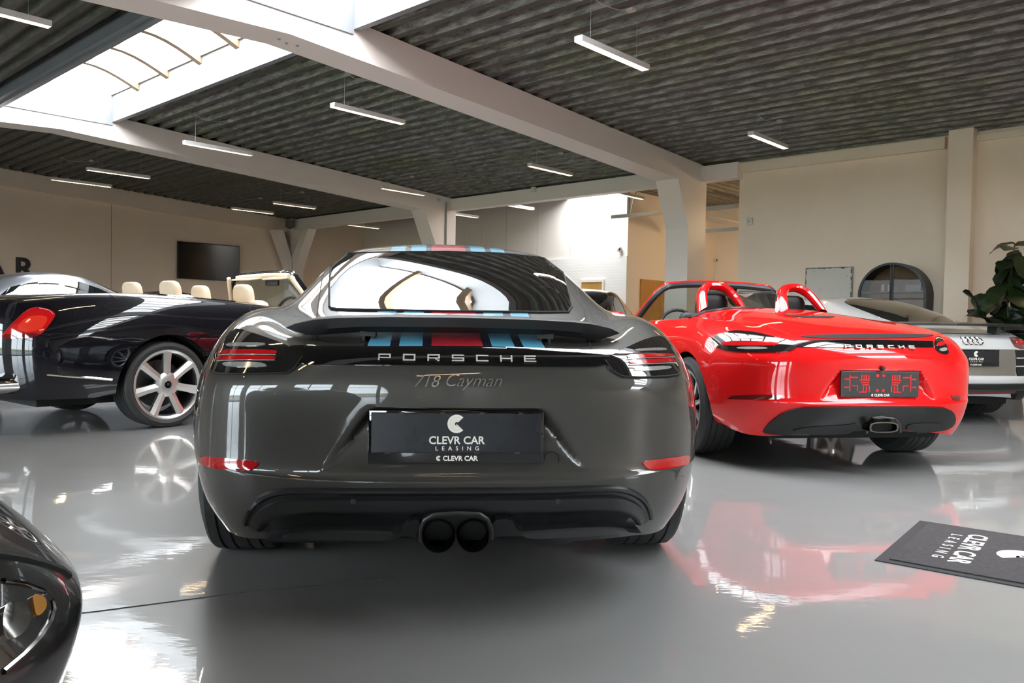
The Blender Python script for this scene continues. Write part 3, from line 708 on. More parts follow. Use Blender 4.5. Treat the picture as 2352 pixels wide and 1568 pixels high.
# ------------------------------------------------------------------ grey coupe with racing stripes (nearest car)
DENS = [18, 18, 14, 8, 7, 6, 6, 6, 4, 5, 5, 5, 5]
def stripe_paint(name, base):
    m = mat(name, base, .48, metal=.45, coat=1.0, coat_rough=.008, spec=.2); nt = m.node_tree; p = nt.nodes['Principled BSDF']
    tc = node(nt, 'ShaderNodeTexCoord'); sp = node(nt, 'ShaderNodeSeparateXYZ'); nt.links.new(tc.outputs['Object'], sp.inputs[0])
    ab = node(nt, 'ShaderNodeMath', operation='ABSOLUTE'); nt.links.new(sp.outputs[0], ab.inputs[0])
    r = node(nt, 'ShaderNodeValToRGB'); r.color_ramp.interpolation = 'CONSTANT'; E_ = r.color_ramp.elements
    red, navy, blue = (.50, .016, .030, 1), (.010, .008, .022, 1), (.11, .43, .62, 1)
    b4 = tuple(base)+(1,)
    E_[0].color = red; E_[1].position = .078; E_[1].color = navy
    for ps, c in ((.104, blue), (.175, navy), (.200, blue), (.266, navy), (.279, b4)): e = E_.new(ps); e.color = c
    nt.links.new(ab.outputs[0], r.inputs[0])
    gt = node(nt, 'ShaderNodeMath', operation='GREATER_THAN'); gt.inputs[1].default_value = .80; nt.links.new(sp.outputs[2], gt.inputs[0])
    mx = node(nt, 'ShaderNodeMixRGB'); mx.inputs[1].default_value = b4; nt.links.new(gt.outputs[0], mx.inputs[0]); nt.links.new(r.outputs[0], mx.inputs[2])
    nt.links.new(mx.outputs[0], p.inputs['Base Color'])
    lt = node(nt, 'ShaderNodeMath', operation='LESS_THAN'); lt.inputs[1].default_value = .279; nt.links.new(ab.outputs[0], lt.inputs[0])
    ml = node(nt, 'ShaderNodeMath', operation='MULTIPLY'); nt.links.new(lt.outputs[0], ml.inputs[0]); nt.links.new(gt.outputs[0], ml.inputs[1])
    iv = node(nt, 'ShaderNodeMath', operation='MULTIPLY_ADD'); iv.inputs[1].default_value = -.45; iv.inputs[2].default_value = .45; nt.links.new(ml.outputs[0], iv.inputs[0]); nt.links.new(iv.outputs[0], p.inputs['Metallic'])
    return m
STROKES = {  # wide capital strokes in a 1 x 1 cell: x0, x1, z0, z1
 'P': [(0, .13, 0, 1), (.13, 1, .80, 1), (.13, 1, .32, .50), (.87, 1, .50, .80)],
 'O': [(0, .13, 0, 1), (.87, 1, 0, 1), (.13, .87, .80, 1), (.13, .87, 0, .20)],
 'R': [(0, .13, 0, 1), (.13, 1, .80, 1), (.13, 1, .36, .54), (.87, 1, .54, .80), (.62, .80, .18, .36), (.78, .97, 0, .20)],
 'S': [(0, 1, .80, 1), (0, .13, .50, .80), (0, 1, .40, .58), (.87, 1, .18, .40), (0, 1, 0, .20)],
 'C': [(0, .13, 0, 1), (.13, 1, .80, 1), (.13, 1, 0, .20)],
 'H': [(0, .13, 0, 1), (.87, 1, 0, 1), (.13, .87, .41, .59)],
 'E': [(0, .13, 0, 1), (.13, 1, .80, 1), (.13, .93, .41, .59), (.13, 1, 0, .20)]}
def strip_letters(c, parent, word, x0, pitch, w_, h_, z0, m, off=.009):
    for i, ch in enumerate(word):
        xc = x0+pitch*i; mb = MB()
        for a, b, z_0, z_1 in STROKES[ch]:
            V = []
            xa, xb, za, zb = xc-w_/2+a*w_, xc-w_/2+b*w_, z0-h_/2+z_0*h_, z0-h_/2+z_1*h_
            P = []
            for x, z in ((xa, za), (xb, za), (xb, zb), (xa, zb)):
                hh = c.onz(x, z); P.append(hh[0] if hh else np.array([x, -.88, z]))
            F4 = [p+np.array([0, -off, 0]) for p in P]+[p+np.array([0, -off+.012, 0]) for p in P]
            mb.add(F4, [(0, 1, 2, 3), (4, 7, 6, 5), (0, 4, 5, 1), (1, 5, 6, 2), (2, 6, 7, 3), (3, 7, 4, 0)])
        mb.build('letter', m, parent)
def plate_with_logo(parent, cx, y, cz, w_, h_, tilt=0, lean=0, dealer=True):
    """black dealer number plate on its holder; faces -y"""
    T = lambda u, v, d: (cx+u, y-d+v*lean, cz+v)
    mb = MB(); mb.bbox(cx-w_/2-.008, cx+w_/2+.008, y-.012, y+.006, cz-h_/2-.032, cz+h_/2+.008, .004, T=lambda x, yy, z: (x, yy+(z-cz)*lean, z))
    holder = mb.build('number_plate', M_gloss, parent, smooth=True); holder['label'] = 'black dealer number plate in its holder'
    MB().bbox(cx-w_/2, cx+w_/2, y-.017, y-.010, cz-h_/2, cz+h_/2, .002, T=lambda x, yy, z: (x, yy+(z-cz)*lean, z)).build('plate', M_plate, holder)
    Tp = lambda u, v, d: T(u, v, .0175+d)
    s = w_/.50
    logo_obj('logo', .027*s, lambda u, v, d: Tp(u-.002, v+.027*s, d), M_print, holder, .0006)
    text_obj('lettering', 'CLEVR CAR', .030, lambda u, v, d: Tp(u, v-.021*s, d), M_print, holder, .0006, width=.164*s, bold=.0006)
    text_obj('lettering', 'LEASING', .012, lambda u, v, d: Tp(u+.001, v-.045*s, d), M_print, holder, .0006, width=.127*s, spacing=2.2, bold=.0001)
    Th = lambda u, v, d: T(u, v-h_/2-.016, .0125+d)
    text_obj('lettering', 'CLEVR CAR', .018, lambda u, v, d: Th(u+.011, v, d), M_print, holder, .0006, width=.103*s, bold=.0006)
    logo_obj('logo', .0075*s, lambda u, v, d: Th(u-.053*s, v, d), M_print, holder, .0006)
    cl = MB()
    for q in (-.34, -.1, .13, .36): cl.box(cx+q*w_, cx+q*w_+.014, y-.0185, y-.016, cz+h_/2-.004, cz+h_/2+.002, T=lambda x, yy, z: (x, yy+(z-cz)*lean, z))
    for q in (-.42, .10, .34): cl.box(cx+q*w_, cx+q*w_+.016, y-.0185, y-.016, cz-h_/2-.002, cz-h_/2+.003, T=lambda x, yy, z: (x, yy+(z-cz)*lean, z))
    cl.build('clip', M_plast2, holder)
    return holder
M_letter = mat('letter_silver', (.80, .76, .70), .25, metal=.55)
CAY = Car('sports_coupe', (-.2475, 3.24, 0), math.radians(5.9)); c = CAY
tag(c.root, 'dark grey sports coupe with blue and red centre stripes and raised black spoiler, nearest car', 'car')
c.S = Surf(COUPE, crease=(2,), disp=recess).prepare(DENS, 11)
GREY = (.052, .049, .044)
P_grey = stripe_paint('agate_grey_striped', GREY)
c.shell('body', P_grey, arches=((0, .335, .375), (2.475, .335, .37)))
# rear window
c.decal('rear_window', [(757,706),(757,655),(761,608),(768,588),(800,583),(900,580),(1030,579),(1150,583),(1240,592),(1283,603),(1296,635),(1308,680),(1313,705),(1305,718),(1240,718.5),(1035,716),(850,713),(790,712),(770,711)], M_tint, .004, 12, smooth=1)
c.line('window_seal', [(757,706),(757,655),(762,605),(770,588),(800,583),(900,580),(1030,579),(1150,583),(1240,592),(1281,603),(1296,635),(1308,680),(1313,705),(1305,718),(1240,718.5),(1035,716),(850,713),(775,711),(760,709)], M_gap, .0045, off=.003, sub=4)
# side glass and windscreen
for sg, md in ((1, 'yz+'), (-1, 'yz-')):
    c.decal('side_window', [(.42, 1.00), (.60, 1.13), (.85, 1.185), (1.2, 1.19), (1.45, 1.12), (1.68, .985), (1.2, .975), (.6, .985)], M_tint, .004, .06, mode=md, smooth=1)
    c.line('door_gap', [(.55, .93), (.50, .7), (.52, .42), (.60, .30), (1.5, .29), (1.72, .5), (1.74, .88)], M_gap, .003, md, -.001)
c.decal('windscreen', [(-.46, 1.44), (.46, 1.44), (.60, 1.80), (.45, 2.08), (0, 2.16), (-.45, 2.08), (-.60, 1.80)], M_tint, .004, .06, mode='top', smooth=1)
# roof rails and engine-lid gaps
for P in ([(797,568),(800,572),(790,575),(775,580)], [(1245,581),(1255,590),(1268,597)]): c.line('roof_joint', P, M_gap, .002)
c.line('lid_gap', [(756,600),(740,640),(732,690),(727,740),(724,795)], M_gap, .0022, off=-.0005); c.line('lid_gap', [(1300,612),(1322,650),(1338,700),(1348,745),(1357,803)], M_gap, .0022, off=-.0005)
# dark band between the lamps with its letters
strip = c.decal('tail_band', [(655,797),(700,795),(760,797),(900,798),(1048,797),(1200,801),(1330,806),(1390,804),(1440,806),(1400,828),(1392,842),(1300,843),(1048,840),(760,838),(690,838),(700,822)], M_gloss, .005, 10, smooth=1)
strip['label'] = 'gloss black band with spaced capital letters'
strip_letters(c, strip, 'PORSCHE', -.2150, .0715, .0365, .0185, .792, M_letter, .015)
def on_rear(c, x, z, off):
    h_ = c.onz(x, z); return (h_[0]+np.array([0, -off, 0])) if h_ else np.array([x, -.88, z])
M_script = mat('script_silver', (.40, .38, .36), .22, metal=.85)
M_letter = mat('letter_silver', (.80, .76, .70), .25, metal=.55)
text_obj('model_script', '718', .04, lambda u, v, d: tuple(on_rear(c, u-.088, v+.724, .002+d)), M_script, c.root, .003, width=.075, shear=.35, bold=-.0003)
text_obj('model_script', 'Cayman', .04, lambda u, v, d: tuple(on_rear(c, u+.048, v+.722, .002+d)), M_script, c.root, .003, width=.165, shear=.45, bold=-.0004)
# tail lamps
LL = [(484,852),(492,822),(512,788),(532,764),(541,758),(552,757),(583,768),(621,781),(660,796),(688,810),(699,819),(694,831),(676,847),(660,857),(620,860),(560,860),(505,858)]
RL = [(1561,860),(1556,830),(1540,795),(1523,776),(1512,774),(1500,776),(1472,785),(1434,803),(1405,817),(1389,828),(1393,838),(1406,852),(1428,865),(1470,867),(1530,865)]
M_smoke = mat('smoked_lens', (.010, .009, .009), .05, coat=1, coat_rough=.01)
for side, P in (('L', LL), ('R', RL)):
    tl = c.decal('tail_lamp', P, M_smoke, .006, 9, smooth=1); tl['label'] = 'smoked tail lamp with red light bars'
    f_ = (lambda x: x) if side == 'L' else None
    if side == 'L':
        bars = [([(505,806),(560,805),(635,808),(639,812),(634,816),(560,816),(504,817)], M_red), ([(503,820),(560,819),(637,821),(633,828),(560,828),(501,829)], M_red)]
        clr = [[(524,792),(545,790),(611,791),(610,797),(545,798),(523,798)], [(514,836),(530,833),(600,834),(617,840),(612,845),(530,845),(518,842)]]
        ln = [[(484,852),(505,858),(560,860),(660,857),(676,847),(696,820)]]
        wl = [[(506,818),(560,817.6),(636,818.6)], [(503,831),(560,830),(634,830)]]
    else:
        bars = [([(1437,818),(1480,816),(1540,814),(1544,820),(1480,824),(1440,826)], M_red), ([(1441,830),(1480,828),(1546,825),(1549,833),(1480,837),(1444,838)], M_red)]
        clr = [[(1455,806),(1500,802),(1526,802),(1529,806),(1500,808),(1458,810)], [(1452,850),(1462,845),(1535,842),(1540,848),(1500,853),(1460,854)]]
        ln = [[(1389,828),(1406,852),(1428,865),(1470,867),(1530,865),(1560,860)]]
        wl = [[(1438,827.6),(1480,826),(1545,823)], [(1442,840),(1480,839),(1549,836)]]
    for q, mm in bars: c.decal('light_bar', q, mm, .0085, 7, tl, smooth=1)
    for q in clr: c.decal('clear_bar', q, M_clear, .0082, 7, tl, smooth=1)
    for q in wl: c.line('light_guide', q, M_clear, .0017, off=.0095, parent=tl)
    c.line('lamp_seal', ln[0], M_gap, .003, off=.004, parent=tl)
# reflectors
for P in ([(458,1062),(464,1048),(480,1047),(560,1055),(598,1060),(590,1072),(573,1082),(540,1080),(490,1075)], [(1581,1063),(1583,1047),(1575,1045),(1530,1052),(1473,1059),(1480,1071),(1493,1080),(1530,1078),(1575,1068)]):
    rf = c.decal('reflector', P, M_red, .004, 8, smooth=1); rf['label'] = 'slim red bumper reflector'
# number plate
plate_with_logo(c.root, 0, -.872, .572, .50, .118, lean=.02)
t_ = MB().lathe([(.0235, -.002), (.0235, .002), (.0205, .002)], 32, 'y', tuple(on_rear(c, .285, .490, .004))).build('tow_eye_cover', M_gap, c.root)
M_diff = mat('diffuser_satin', (.011, .011, .012), .36)
# diffuser: profile swept under an arch
OUT = [(556,1212),(558,1190),(567,1168),(582,1147),(604,1131),(640,1121),(700,1119.5),(850,1120.5),(1048,1120.5),(1250,1118.5),(1350,1116),(1408,1114.5),(1440,1117.5),(1468,1130),(1487,1148),(1497,1172),(1501,1201)]
INN = [(640,1232),(655,1230),(670,1230),(690,1230),(720,1230),(760,1231),(800,1231),(900,1232),(1048,1232),(1200,1230),(1290,1226),(1340,1224),(1370,1222),(1395,1220),(1410,1219),(1420,1217),(1428,1216)]
OUT = chaikin(OUT, 2, False); INN = chaikin(INN, 2, False)
rows = [(0, .001), (.04, .012), (.10, .013), (.13, .004), (.20, .004), (.24, .020), (.42, .024), (.50, .020), (.535, .005), (.75, .003), (.97, .003), (1.0, .002)]
GV = []; 
for (t, off) in rows:
    r_ = []
    for o_, i_ in zip(OUT, INN):
        p_ = o_*(1-t)+i_*t; hh = c.on(p_[0], p_[1]); 
        q = hh[0]+np.array([hh[1][0]*.6, -1 if abs(hh[0][0]) < .6 else -.7, 0])*off if hh else None
        r_.append(q)
    for k in range(len(r_)):
        if r_[k] is None: r_[k] = r_[k-1] if k and r_[k-1] is not None else next(q for q in r_ if q is not None)
    GV.append(r_)
nU = len(OUT)
df = mk('diffuser', [v for r_ in GV for v in r_], [(i*nU+j, i*nU+j+1, (i+1)*nU+j+1, (i+1)*nU+j) for i in range(len(rows)-1) for j in range(nU-1)], M_diff, c.root, True, 50); df['label'] = 'black diffuser panel under the bumper'
# lower tray left and right of the exhaust
for P in ([(612,1222),(650,1214),(720,1205),(800,1203),(880,1204),(918,1206),(930,1196),(945,1178),(968,1180),(955,1210),(953,1234),(860,1231),(740,1228),(640,1226)],
          [(1470,1210),(1440,1207),(1380,1200),(1300,1201),(1230,1204),(1195,1205),(1180,1192),(1170,1176),(1128,1180),(1134,1208),(1138,1233),(1200,1230),(1300,1225),(1400,1218)]):
    c.decal('diffuser_tray', P, M_diff, .030, 12, df, smooth=1, sink=.0)
for P in ([(640,1216),(700,1203),(780,1201),(880,1202),(905,1204),(900,1212),(860,1217),(760,1216)], [(1440,1201),(1390,1194),(1300,1197),(1200,1203),(1194,1205),(1215,1214),(1300,1211),(1400,1206)]):
    c.decal('diffuser_ledge', P, M_plast, .040, 12, df, smooth=2, sink=-.028)
c.decal('exhaust_recess', [(968,1236),(968,1196),(975,1178),(995,1166),(1048,1163),(1100,1165),(1118,1176),(1126,1195),(1128,1236)], M_plast2, .034, 14, df, smooth=1, sink=.0)
c.line('recess_lip', [(966,1236),(967,1194),(976,1177),(997,1166),(1048,1162),(1100,1164),(1118,1175),(1127,1195),(1130,1236)], M_plast, .006, off=.034, parent=df)
for px in (813, 1279):
    hh = c.on(px, 1147); MB().lathe([(.001, -.027), (.0075, -.027), (.0085, -.024), (.0085, .0)], 20, 'y', tuple(hh[0])).build('parking_sensor', M_plast2, df, smooth=True)
for sx in (-.0505, .0505):
    e_ = MB(); e_.lathe([(.040, .25), (.040, .03), (.0435, .0), (.0455, -.004), (.0475, .0), (.0475, .25)], 36, 'y', (sx, -.925, .276)); ep = e_.build('exhaust_tip', M_dchrome, c.root, smooth=True); ep['label'] = 'round dark chrome exhaust tip'
    MB().lathe([(.001, .12), (.041, .12)], 24, 'y', (sx, -.925, .276)).build('pipe_inside', M_well, ep)
# spoiler
def spoiler_mesh():
    V = []; xs = [i/30 for i in range(-30, 31)]
    lut = lambda q, T: float(np.interp(abs(q), [t[0] for t in T], [t[1] for t in T]))
    top_ = [(0, .914), (.4, .912), (.7, .906), (.82, .900), (.93, .886), (1, .870)]; bot_ = [(0, .863), (.55, .861), (.75, .851), (.85, .847), (.92, .856), (1, .868)]
    yr_ = [(0, -.745), (.5, -.735), (.8, -.715), (.93, -.69), (1, -.655)]; ch_ = [(0, 1), (.7, .95), (.85, .75), (.95, .4), (1, .1)]
    for q in xs:
        x = .535*q; top, bot, yr, ch = lut(q, top_), lut(q, bot_), lut(q, yr_), lut(q, ch_); h_ = top-bot
        pts = [(yr+.004, bot+.35*h_), (yr, bot+.93*h_), (yr+.010*ch, top), (yr+.12*ch, top+.006*ch), (yr+.22*ch, bot+.75*h_), (yr+.20*ch, bot+.55*h_), (yr+.10*ch, bot+.18*h_), (yr+.020*ch, bot)]
        V += [(x, a, b) for a, b in pts]
    m_ = 8; F = [(i*m_+j, i*m_+(j+1) % m_, (i+1)*m_+(j+1) % m_, (i+1)*m_+j) for i in range(len(xs)-1) for j in range(m_)]
    F += [tuple(range(m_)), tuple(range((len(xs)-1)*m_+m_-1, (len(xs)-1)*m_-1, -1))]
    return V, F
V, F = spoiler_mesh(); mbs = MB(); mbs.add(V, F)
sp = mbs.build('spoiler', mat('spoiler_black', (.006, .006, .0065), .5, spec=.3), c.root, smooth=True, angle=28); sp['label'] = 'raised black rear spoiler'
for px in (845, 1252):
    x_ = c.at(px, 785, -.70)[0]
    b_ = MB().box(x_-.024, x_+.024, -.715, -.640, .848, .868).box(x_-.019, x_-.010, -.70, -.655, .800, .850).box(x_+.010, x_+.019, -.70, -.655, .800, .850).box(x_-.019, x_+.019, -.70, -.655, .800, .822)
    b_.build('spoiler_bracket', M_plast2, sp)
# wheels, underside, mirrors
for sx in (-1, 1):
    wheel(c, .897*sx, 0, .338, .338, .265, .245, 'ten'); wheel(c, .89*sx, 2.475, .335, .335, .235, .24, 'ten')
    c.arch_liner(0, .335, .374, .56, .84, M_well, sx); c.arch_liner(2.475, .335, .369, .58, .84, M_well, sx)
    mr = MB().bbox(.84, 1.0, 1.62, 1.72, .86, .95, .03, T=lambda x, y, z: (x*sx, y, z)).box(.78, .86, 1.65, 1.69, .875, .90, T=lambda x, y, z: (x*sx, y, z)).build('side_mirror', P_grey, c.root, smooth=True)
MB().box(-.58, .58, -.62, 3.2, .19, .24).build('underbody', M_well, c.root)
# ------------------------------------------------------------------ red roadster
LD = [7, 7, 7, 7, 6, 5, 5, 5, 3, 4, 4, 4, 4]
OPEN_TOP = LOW+[
 R_((0,-.74,.868),(.24,-.73,.868),(.43,-.69,.864),(.58,-.57,.870),(.69,-.41,.892),(.765,-.20,.905),(.785,.05,.915),(.765,.45,.90),(.77,1.2,.89),(.78,2.0,.86),(.74,2.4,.86),(.60,2.5,.83),(.38,2.55,.82),(0,2.58,.815)),
 R_((0,-.30,.945),(.24,-.30,.943),(.42,-.27,.935),(.55,-.20,.932),(.65,-.10,.938),(.715,.02,.942),(.735,.2,.942),(.735,.5,.925),(.745,1.2,.91),(.75,1.95,.885),(.69,2.2,.88),(.55,2.28,.87),(.36,2.32,.865),(0,2.35,.86)),
 R_((0,.20,1.005),(.24,.20,1.003),(.42,.20,.99),(.54,.22,.975),(.62,.26,.962),(.67,.32,.955),(.70,.42,.95),(.715,.6,.94),(.725,1.2,.925),(.72,1.75,.905),(.66,1.98,.9),(.5,2.1,.895),(.33,2.16,.89),(0,2.2,.885)),
 R_((0,.56,1.035),(.24,.56,1.033),(.42,.55,1.02),(.53,.54,.995),(.60,.53,.97),(.645,.54,.955),(.67,.58,.948),(.685,.7,.94),(.695,1.2,.925),(.69,1.7,.91),(.62,1.9,.91),(.48,2.0,.905),(.32,2.05,.90),(0,2.08,.895)),
]
def cabin(c, ring, z1, m, inset=.06, name='cabin'):
    """open cockpit lining below the rim"""
    P = np.array(ring); Mi = P[-2:0:-1].copy(); Mi[:, 0] *= -1; P = np.concatenate([P, Mi]); cy = P[:, 1].mean(); n = len(P)
    V = list(P); 
    for f_, z in ((.95, None), (.90, z1), (.2, z1)):
        for p in P: V.append((p[0]*f_, cy+(p[1]-cy)*f_, (p[2]-.02) if z is None else z))
    F = [(k*n+i, k*n+(i+1) % n, (k+1)*n+(i+1) % n, (k+1)*n+i) for k in range(3) for i in range(n)]+[tuple(range(3*n, 4*n))]
    return mk(name, V, F, m, c.root, True, 40)
def seat(c, x, y, z, m, head=.18, name='seat', w_=.24, hh=.62, m2=None):
    s_ = MB().bbox(x-w_, x+w_, y-.06, y+.10, z, z+hh-.10, .05, T=lambda a, b, d: (a, b-(d-z)*.22, d)).bbox(x-w_, x+w_, y+.0, y+.5, z-.06, z+.12, .05).build(name, m, c.root, smooth=True, angle=60)
    V = []; F = []; n = 20; mb = MB(); yy = y-(hh-.1)*.22
    prof = [(.98, 0), (1.0, .35), (.97, .65), (.82, .88), (.55, .98), (.02, 1.0)]
    for f_, t in prof:
        for k in range(n):
            a = 2*math.pi*k/n; ca, sa = math.cos(a), math.sin(a)
            V.append((x+.135*f_*math.copysign(abs(ca)**.6, ca), yy-.02+.055*f_*math.copysign(abs(sa)**.7, sa)-t*.02, z+hh-.12+head*t))
    F = [(i*n+k, i*n+(k+1) % n, (i+1)*n+(k+1) % n, (i+1)*n+k) for i in range(len(prof)-1) for k in range(n)]
    mb.add(V, F); hd = mb.build('headrest', m2 or m, s_, smooth=True, angle=60)
    return s_
def screen(c, base, top, m_frame, m_outer, r=.028, header=.05, glass=None):
    """windscreen: glass between base and top polylines, pillars and header"""
    n = len(base); V = [tuple(p) for p in base]+[tuple(p) for p in top]
    g_ = mk('windscreen', V, [(i, i+1, n+i+1, n+i) for i in range(n-1)], glass or glassmat('screen_glass', (.80, .86, .80)), c.root, True)
    path = [np.array(base[0])]+[np.array(p) for p in top]+[np.array(base[-1])]
    path = chaikin(path, 2, False); path = [np.array(base[0])]+path+[np.array(base[-1])]
    f_ = MB().tube(path, r, 8).build('screen_frame', m_frame, c.root, smooth=True)
    MB().tube([p+np.array([0, .02, .017]) for p in path], r*.85, 8).build('screen_trim', m_outer, c.root, smooth=True)
    return g_
BOX = Car('roadster', (2.10, 5.77, 0), math.radians(9.5)); c = BOX
tag(c.root, 'red open roadster with two roll hoops and an empty number plate holder', 'car')
c.S = Surf(OPEN_TOP, crease=(2,), disp=recess).prepare(DENS, 6)
P_red = mat('guards_red', (.68, .005, .006), .45, coat=1, coat_rough=.008, spec=.06)
M_dark = mat('black_leather', (.014, .014, .014), .55, bump=.05, bscale=200)
c.shell('body', P_red, arches=((0, .335, .375), (2.475, .335, .37)))
cabin(c, OPEN_TOP[-1], .50, M_dark)
for P in ([(1634,780),(1645,770),(1668,763),(1691,759),(1733,763),(1778,774),(1820,784),(1832,789),(1826,803),(1800,809),(1740,809),(1677,807),(1651,800),(1637,789)], [(2153,772),(2144,786),(2147,802),(2159,812),(2179,815),(2175,796),(2165,780),(2158,773)]):
    tl = c.decal('tail_lamp', P, M_smoke, .006, 6, smooth=1); tl['label'] = 'dark tail lamp with a red light bar'
    if P[0][0] < 2000:
        c.decal('light_bar', [(1656,787),(1690,784),(1789,786),(1788,795),(1700,795),(1660,794)], M_red, .009, 6, tl, smooth=1)
        c.decal('clear_bar', [(1690,798),(1730,797),(1765,799),(1760,803),(1700,803)], M_clear, .009, 6, tl, smooth=1)
        c.decal('clear_bar', [(1685,775),(1730,773),(1760,777),(1730,779),(1690,779)], M_clear, .009, 6, tl, smooth=1)
    else:
        c.decal('light_bar', [(2150,788),(2168,786),(2171,793),(2152,797)], M_red, .009, 4, tl, smooth=1)
        c.decal('clear_bar', [(2154,802),(2172,798),(2174,806),(2160,808)], M_clear, .009, 4, tl, smooth=1)
st_ = c.decal('tail_band', [(1829,783),(1907,781),(2020,781),(2142,784),(2144,798),(2020,798),(1900,798),(1829,797)], M_gloss, .005, 7)
strip_letters(c, st_, 'PORSCHE', -.2150, .0715, .0365, .0185, .785, M_letter, .017)
c.decal('spoiler_slot', [(1835,771),(1900,768),(2020,766.5),(2140,768),(2146,771),(2100,776),(2020,777),(1900,777.5),(1850,775)], M_gap, .003, 7, smooth=1)
for P in ([(1670,916),(1683,908),(1740,906),(1799,907),(1789,917),(1740,918)], [(2183,908),(2206,909),(2204,920),(2191,920)]): c.decal('reflector', P, M_dred, .004, 6)
dfb = c.decal('diffuser', [(1750,990),(1762,975),(1778,960),(1799,946),(1828,936),(1880,933),(2020,932),(2163,933),(2185,943),(2191,965),(2178,981),(2147,987),(2057,994),(1971,997),(1860,995),(1780,994)], mat('diffuser_black', (.008, .008, .008), .3, spec=.35), .020, 8, smooth=1)
for P in ([(1810,985),(1850,976),(1940,972),(1968,966),(1955,985),(1930,991),(1850,991)], [(2078,972),(2100,968),(2150,968),(2162,975),(2150,983),(2100,984),(2078,981)]): c.decal('diffuser_vent', P, M_plast2, .028, 8, dfb, smooth=1, sink=-.02)
p0 = c.at(2025, 981, -.92); ex = MB(); sc_ = [(-.085, -.030), (.085, -.030), (.10, .0), (.085, .036), (-.085, .036), (-.10, 0)]
oc = chaikin([np.array(q) for q in sc_], 2); ic = [q*np.array([.88, .78]) for q in oc]; n_ = len(oc)
V = [(p0[0]+q[0], -.945, p0[2]+q[1]) for q in oc]+[(p0[0]+q[0], -.945, p0[2]+q[1]) for q in ic]+[(p0[0]+q[0], -.75, p0[2]+q[1]) for q in ic]+[(p0[0]+q[0], -.78, p0[2]+q[1]) for q in oc]
ex.add(V, [(k*n_+i, k*n_+(i+1) % n_, ((k+1) % 4)*n_+(i+1) % n_, ((k+1) % 4)*n_+i) for k in (0, 1, 3) for i in range(n_)]+[tuple(2*n_+i for i in range(n_))])
exb = ex.build('exhaust_tip', M_dchrome, c.root, smooth=True, angle=40); exb['label'] = 'single rectangular dark chrome exhaust tip'
mk('pipe_inside', [(p0[0]+q[0], -.90, p0[2]+q[1]) for q in ic], [tuple(range(n_))], M_well, exb)
c.line('recess_lip', [(1985,998),(1988,970),(2000,957),(2025,954),(2050,956),(2062,970),(2064,995)], M_gloss, .010, off=.02, parent=dfb)
# empty plate holder
hz, hw = .563, .26; T = lambda u, v, d: (u, -.880-d, hz+v)
ph_ = MB().bbox(-hw, hw, -.888, -.872, hz-.085, hz+.072, .004).build('plate_holder', M_plast, c.root); ph_['label'] = 'empty black number plate holder with slots'
sl = MB(); random.seed(3)
def slot(u0, u1, v0, v1): sl.add([T(u0, v0, .0085), T(u1, v0, .0085), T(u1, v1, .0085), T(u0, v1, .0085)], [(0, 1, 2, 3)])
for s_ in (-1, 1):
    for k in range(4): slot(s_*(.075+.016*k), s_*(.083+.016*k), .020, .050)
    for k in range(3): slot(s_*(.07+.02*k), s_*(.078+.02*k), -.055, -.020); slot(s_*.075, s_*(.12+.01*k), -.012+.014*k-.002, -.008+.014*k)
    slot(s_*.15, s_*.19, -.02, -.014); slot(s_*.15, s_*.156, -.05, -.02); slot(s_*.15, s_*.20, .03, .038); slot(s_*.20, s_*.206, -.05, .05); slot(s_*.21, s_*.24, -.03, -.022); slot(s_*.21, s_*.24, .02, .028); slot(s_*.09, s_*.14, -.058, -.052)
for k in range(4):
    a_, b_ = (-.02, .02)[k % 2], (-.045, .045)[k//2]; sl.add([T(a_+.010*math.cos(q*math.pi/6), b_+.010*math.sin(q*math.pi/6), .0085) for q in range(12)], [tuple(range(12))])
sl.build('slot', P_red, ph_)['kind'] = 'stuff'
text_obj('lettering', 'CLEVR CAR', .018, lambda u, v, d: T(u+.012, v-.074, .0085+d), M_print, ph_, .0006, width=.103, bold=.0006)
logo_obj('logo', .0075, lambda u, v, d: T(u-.052, v-.074, .0085+d), M_print, ph_, .0006)
MB().lathe([(.001, -.03), (.012, -.03), (.016, .0)], 16, 'y', (0, -.885, .655)).build('reversing_camera', M_gloss, c.root)
# deck details
c.line('hood_gasket', [(1585,731),(1600,722),(1620,717),(1677,708.5),(1761,706.5),(1828,709),(1880,712),(1923,717)], M_plast, .012, off=.004)
c.decal('deck_vent', [(1799,723),(1840,724.5),(1917,727),(1905,730),(1850,729),(1815,726)], M_gap, .003, 6)
c.line('lid_gap', [(1700,735),(1760,747),(1815,768)], M_gap, .0018); c.line('lid_gap', [(1597,745),(1640,790)], M_gap, .0012) if False else None
# roll hoops with headrests behind
for sx in (-.34, .34):
    P = [(-.185, .60, .97), (-.155, .70, 1.08), (-.125, .78, 1.16), (-.07, .82, 1.205), (0, .825, 1.215), (.07, .82, 1.205), (.125, .78, 1.16), (.155, .70, 1.08), (.185, .60, .97)]
    P = chaikin([np.array(p)+np.array([sx, 0, 0]) for p in P], 2, False)
    mb = MB(); n8 = 10; up = None; V = []
    for i, p in enumerate(P):
        t = Vector(P[min(i+1, len(P)-1)]-P[max(i-1, 0)]).normalized(); nn = Vector((sx, .78, 1.05))-Vector(p); out = (-nn).normalized(); bi = t.cross(out).normalized()
        for k in range(n8):
            a = 2*math.pi*k/n8; V.append(Vector(p)+out*(.034*math.cos(a))+bi*(.052*math.sin(a)))
    mb.add(V, [(i*n8+k, i*n8+(k+1) % n8, (i+1)*n8+(k+1) % n8, (i+1)*n8+k) for i in range(len(P)-1) for k in range(n8)])
    hp = mb.build('roll_hoop', P_red, c.root, smooth=True); hp['label'] = 'body-coloured roll hoop'
    seat(c, sx, 1.02, .46, M_dark, .17, hh=.64)
glass_d = glassmat('smoked_screen', (.45, .45, .44))
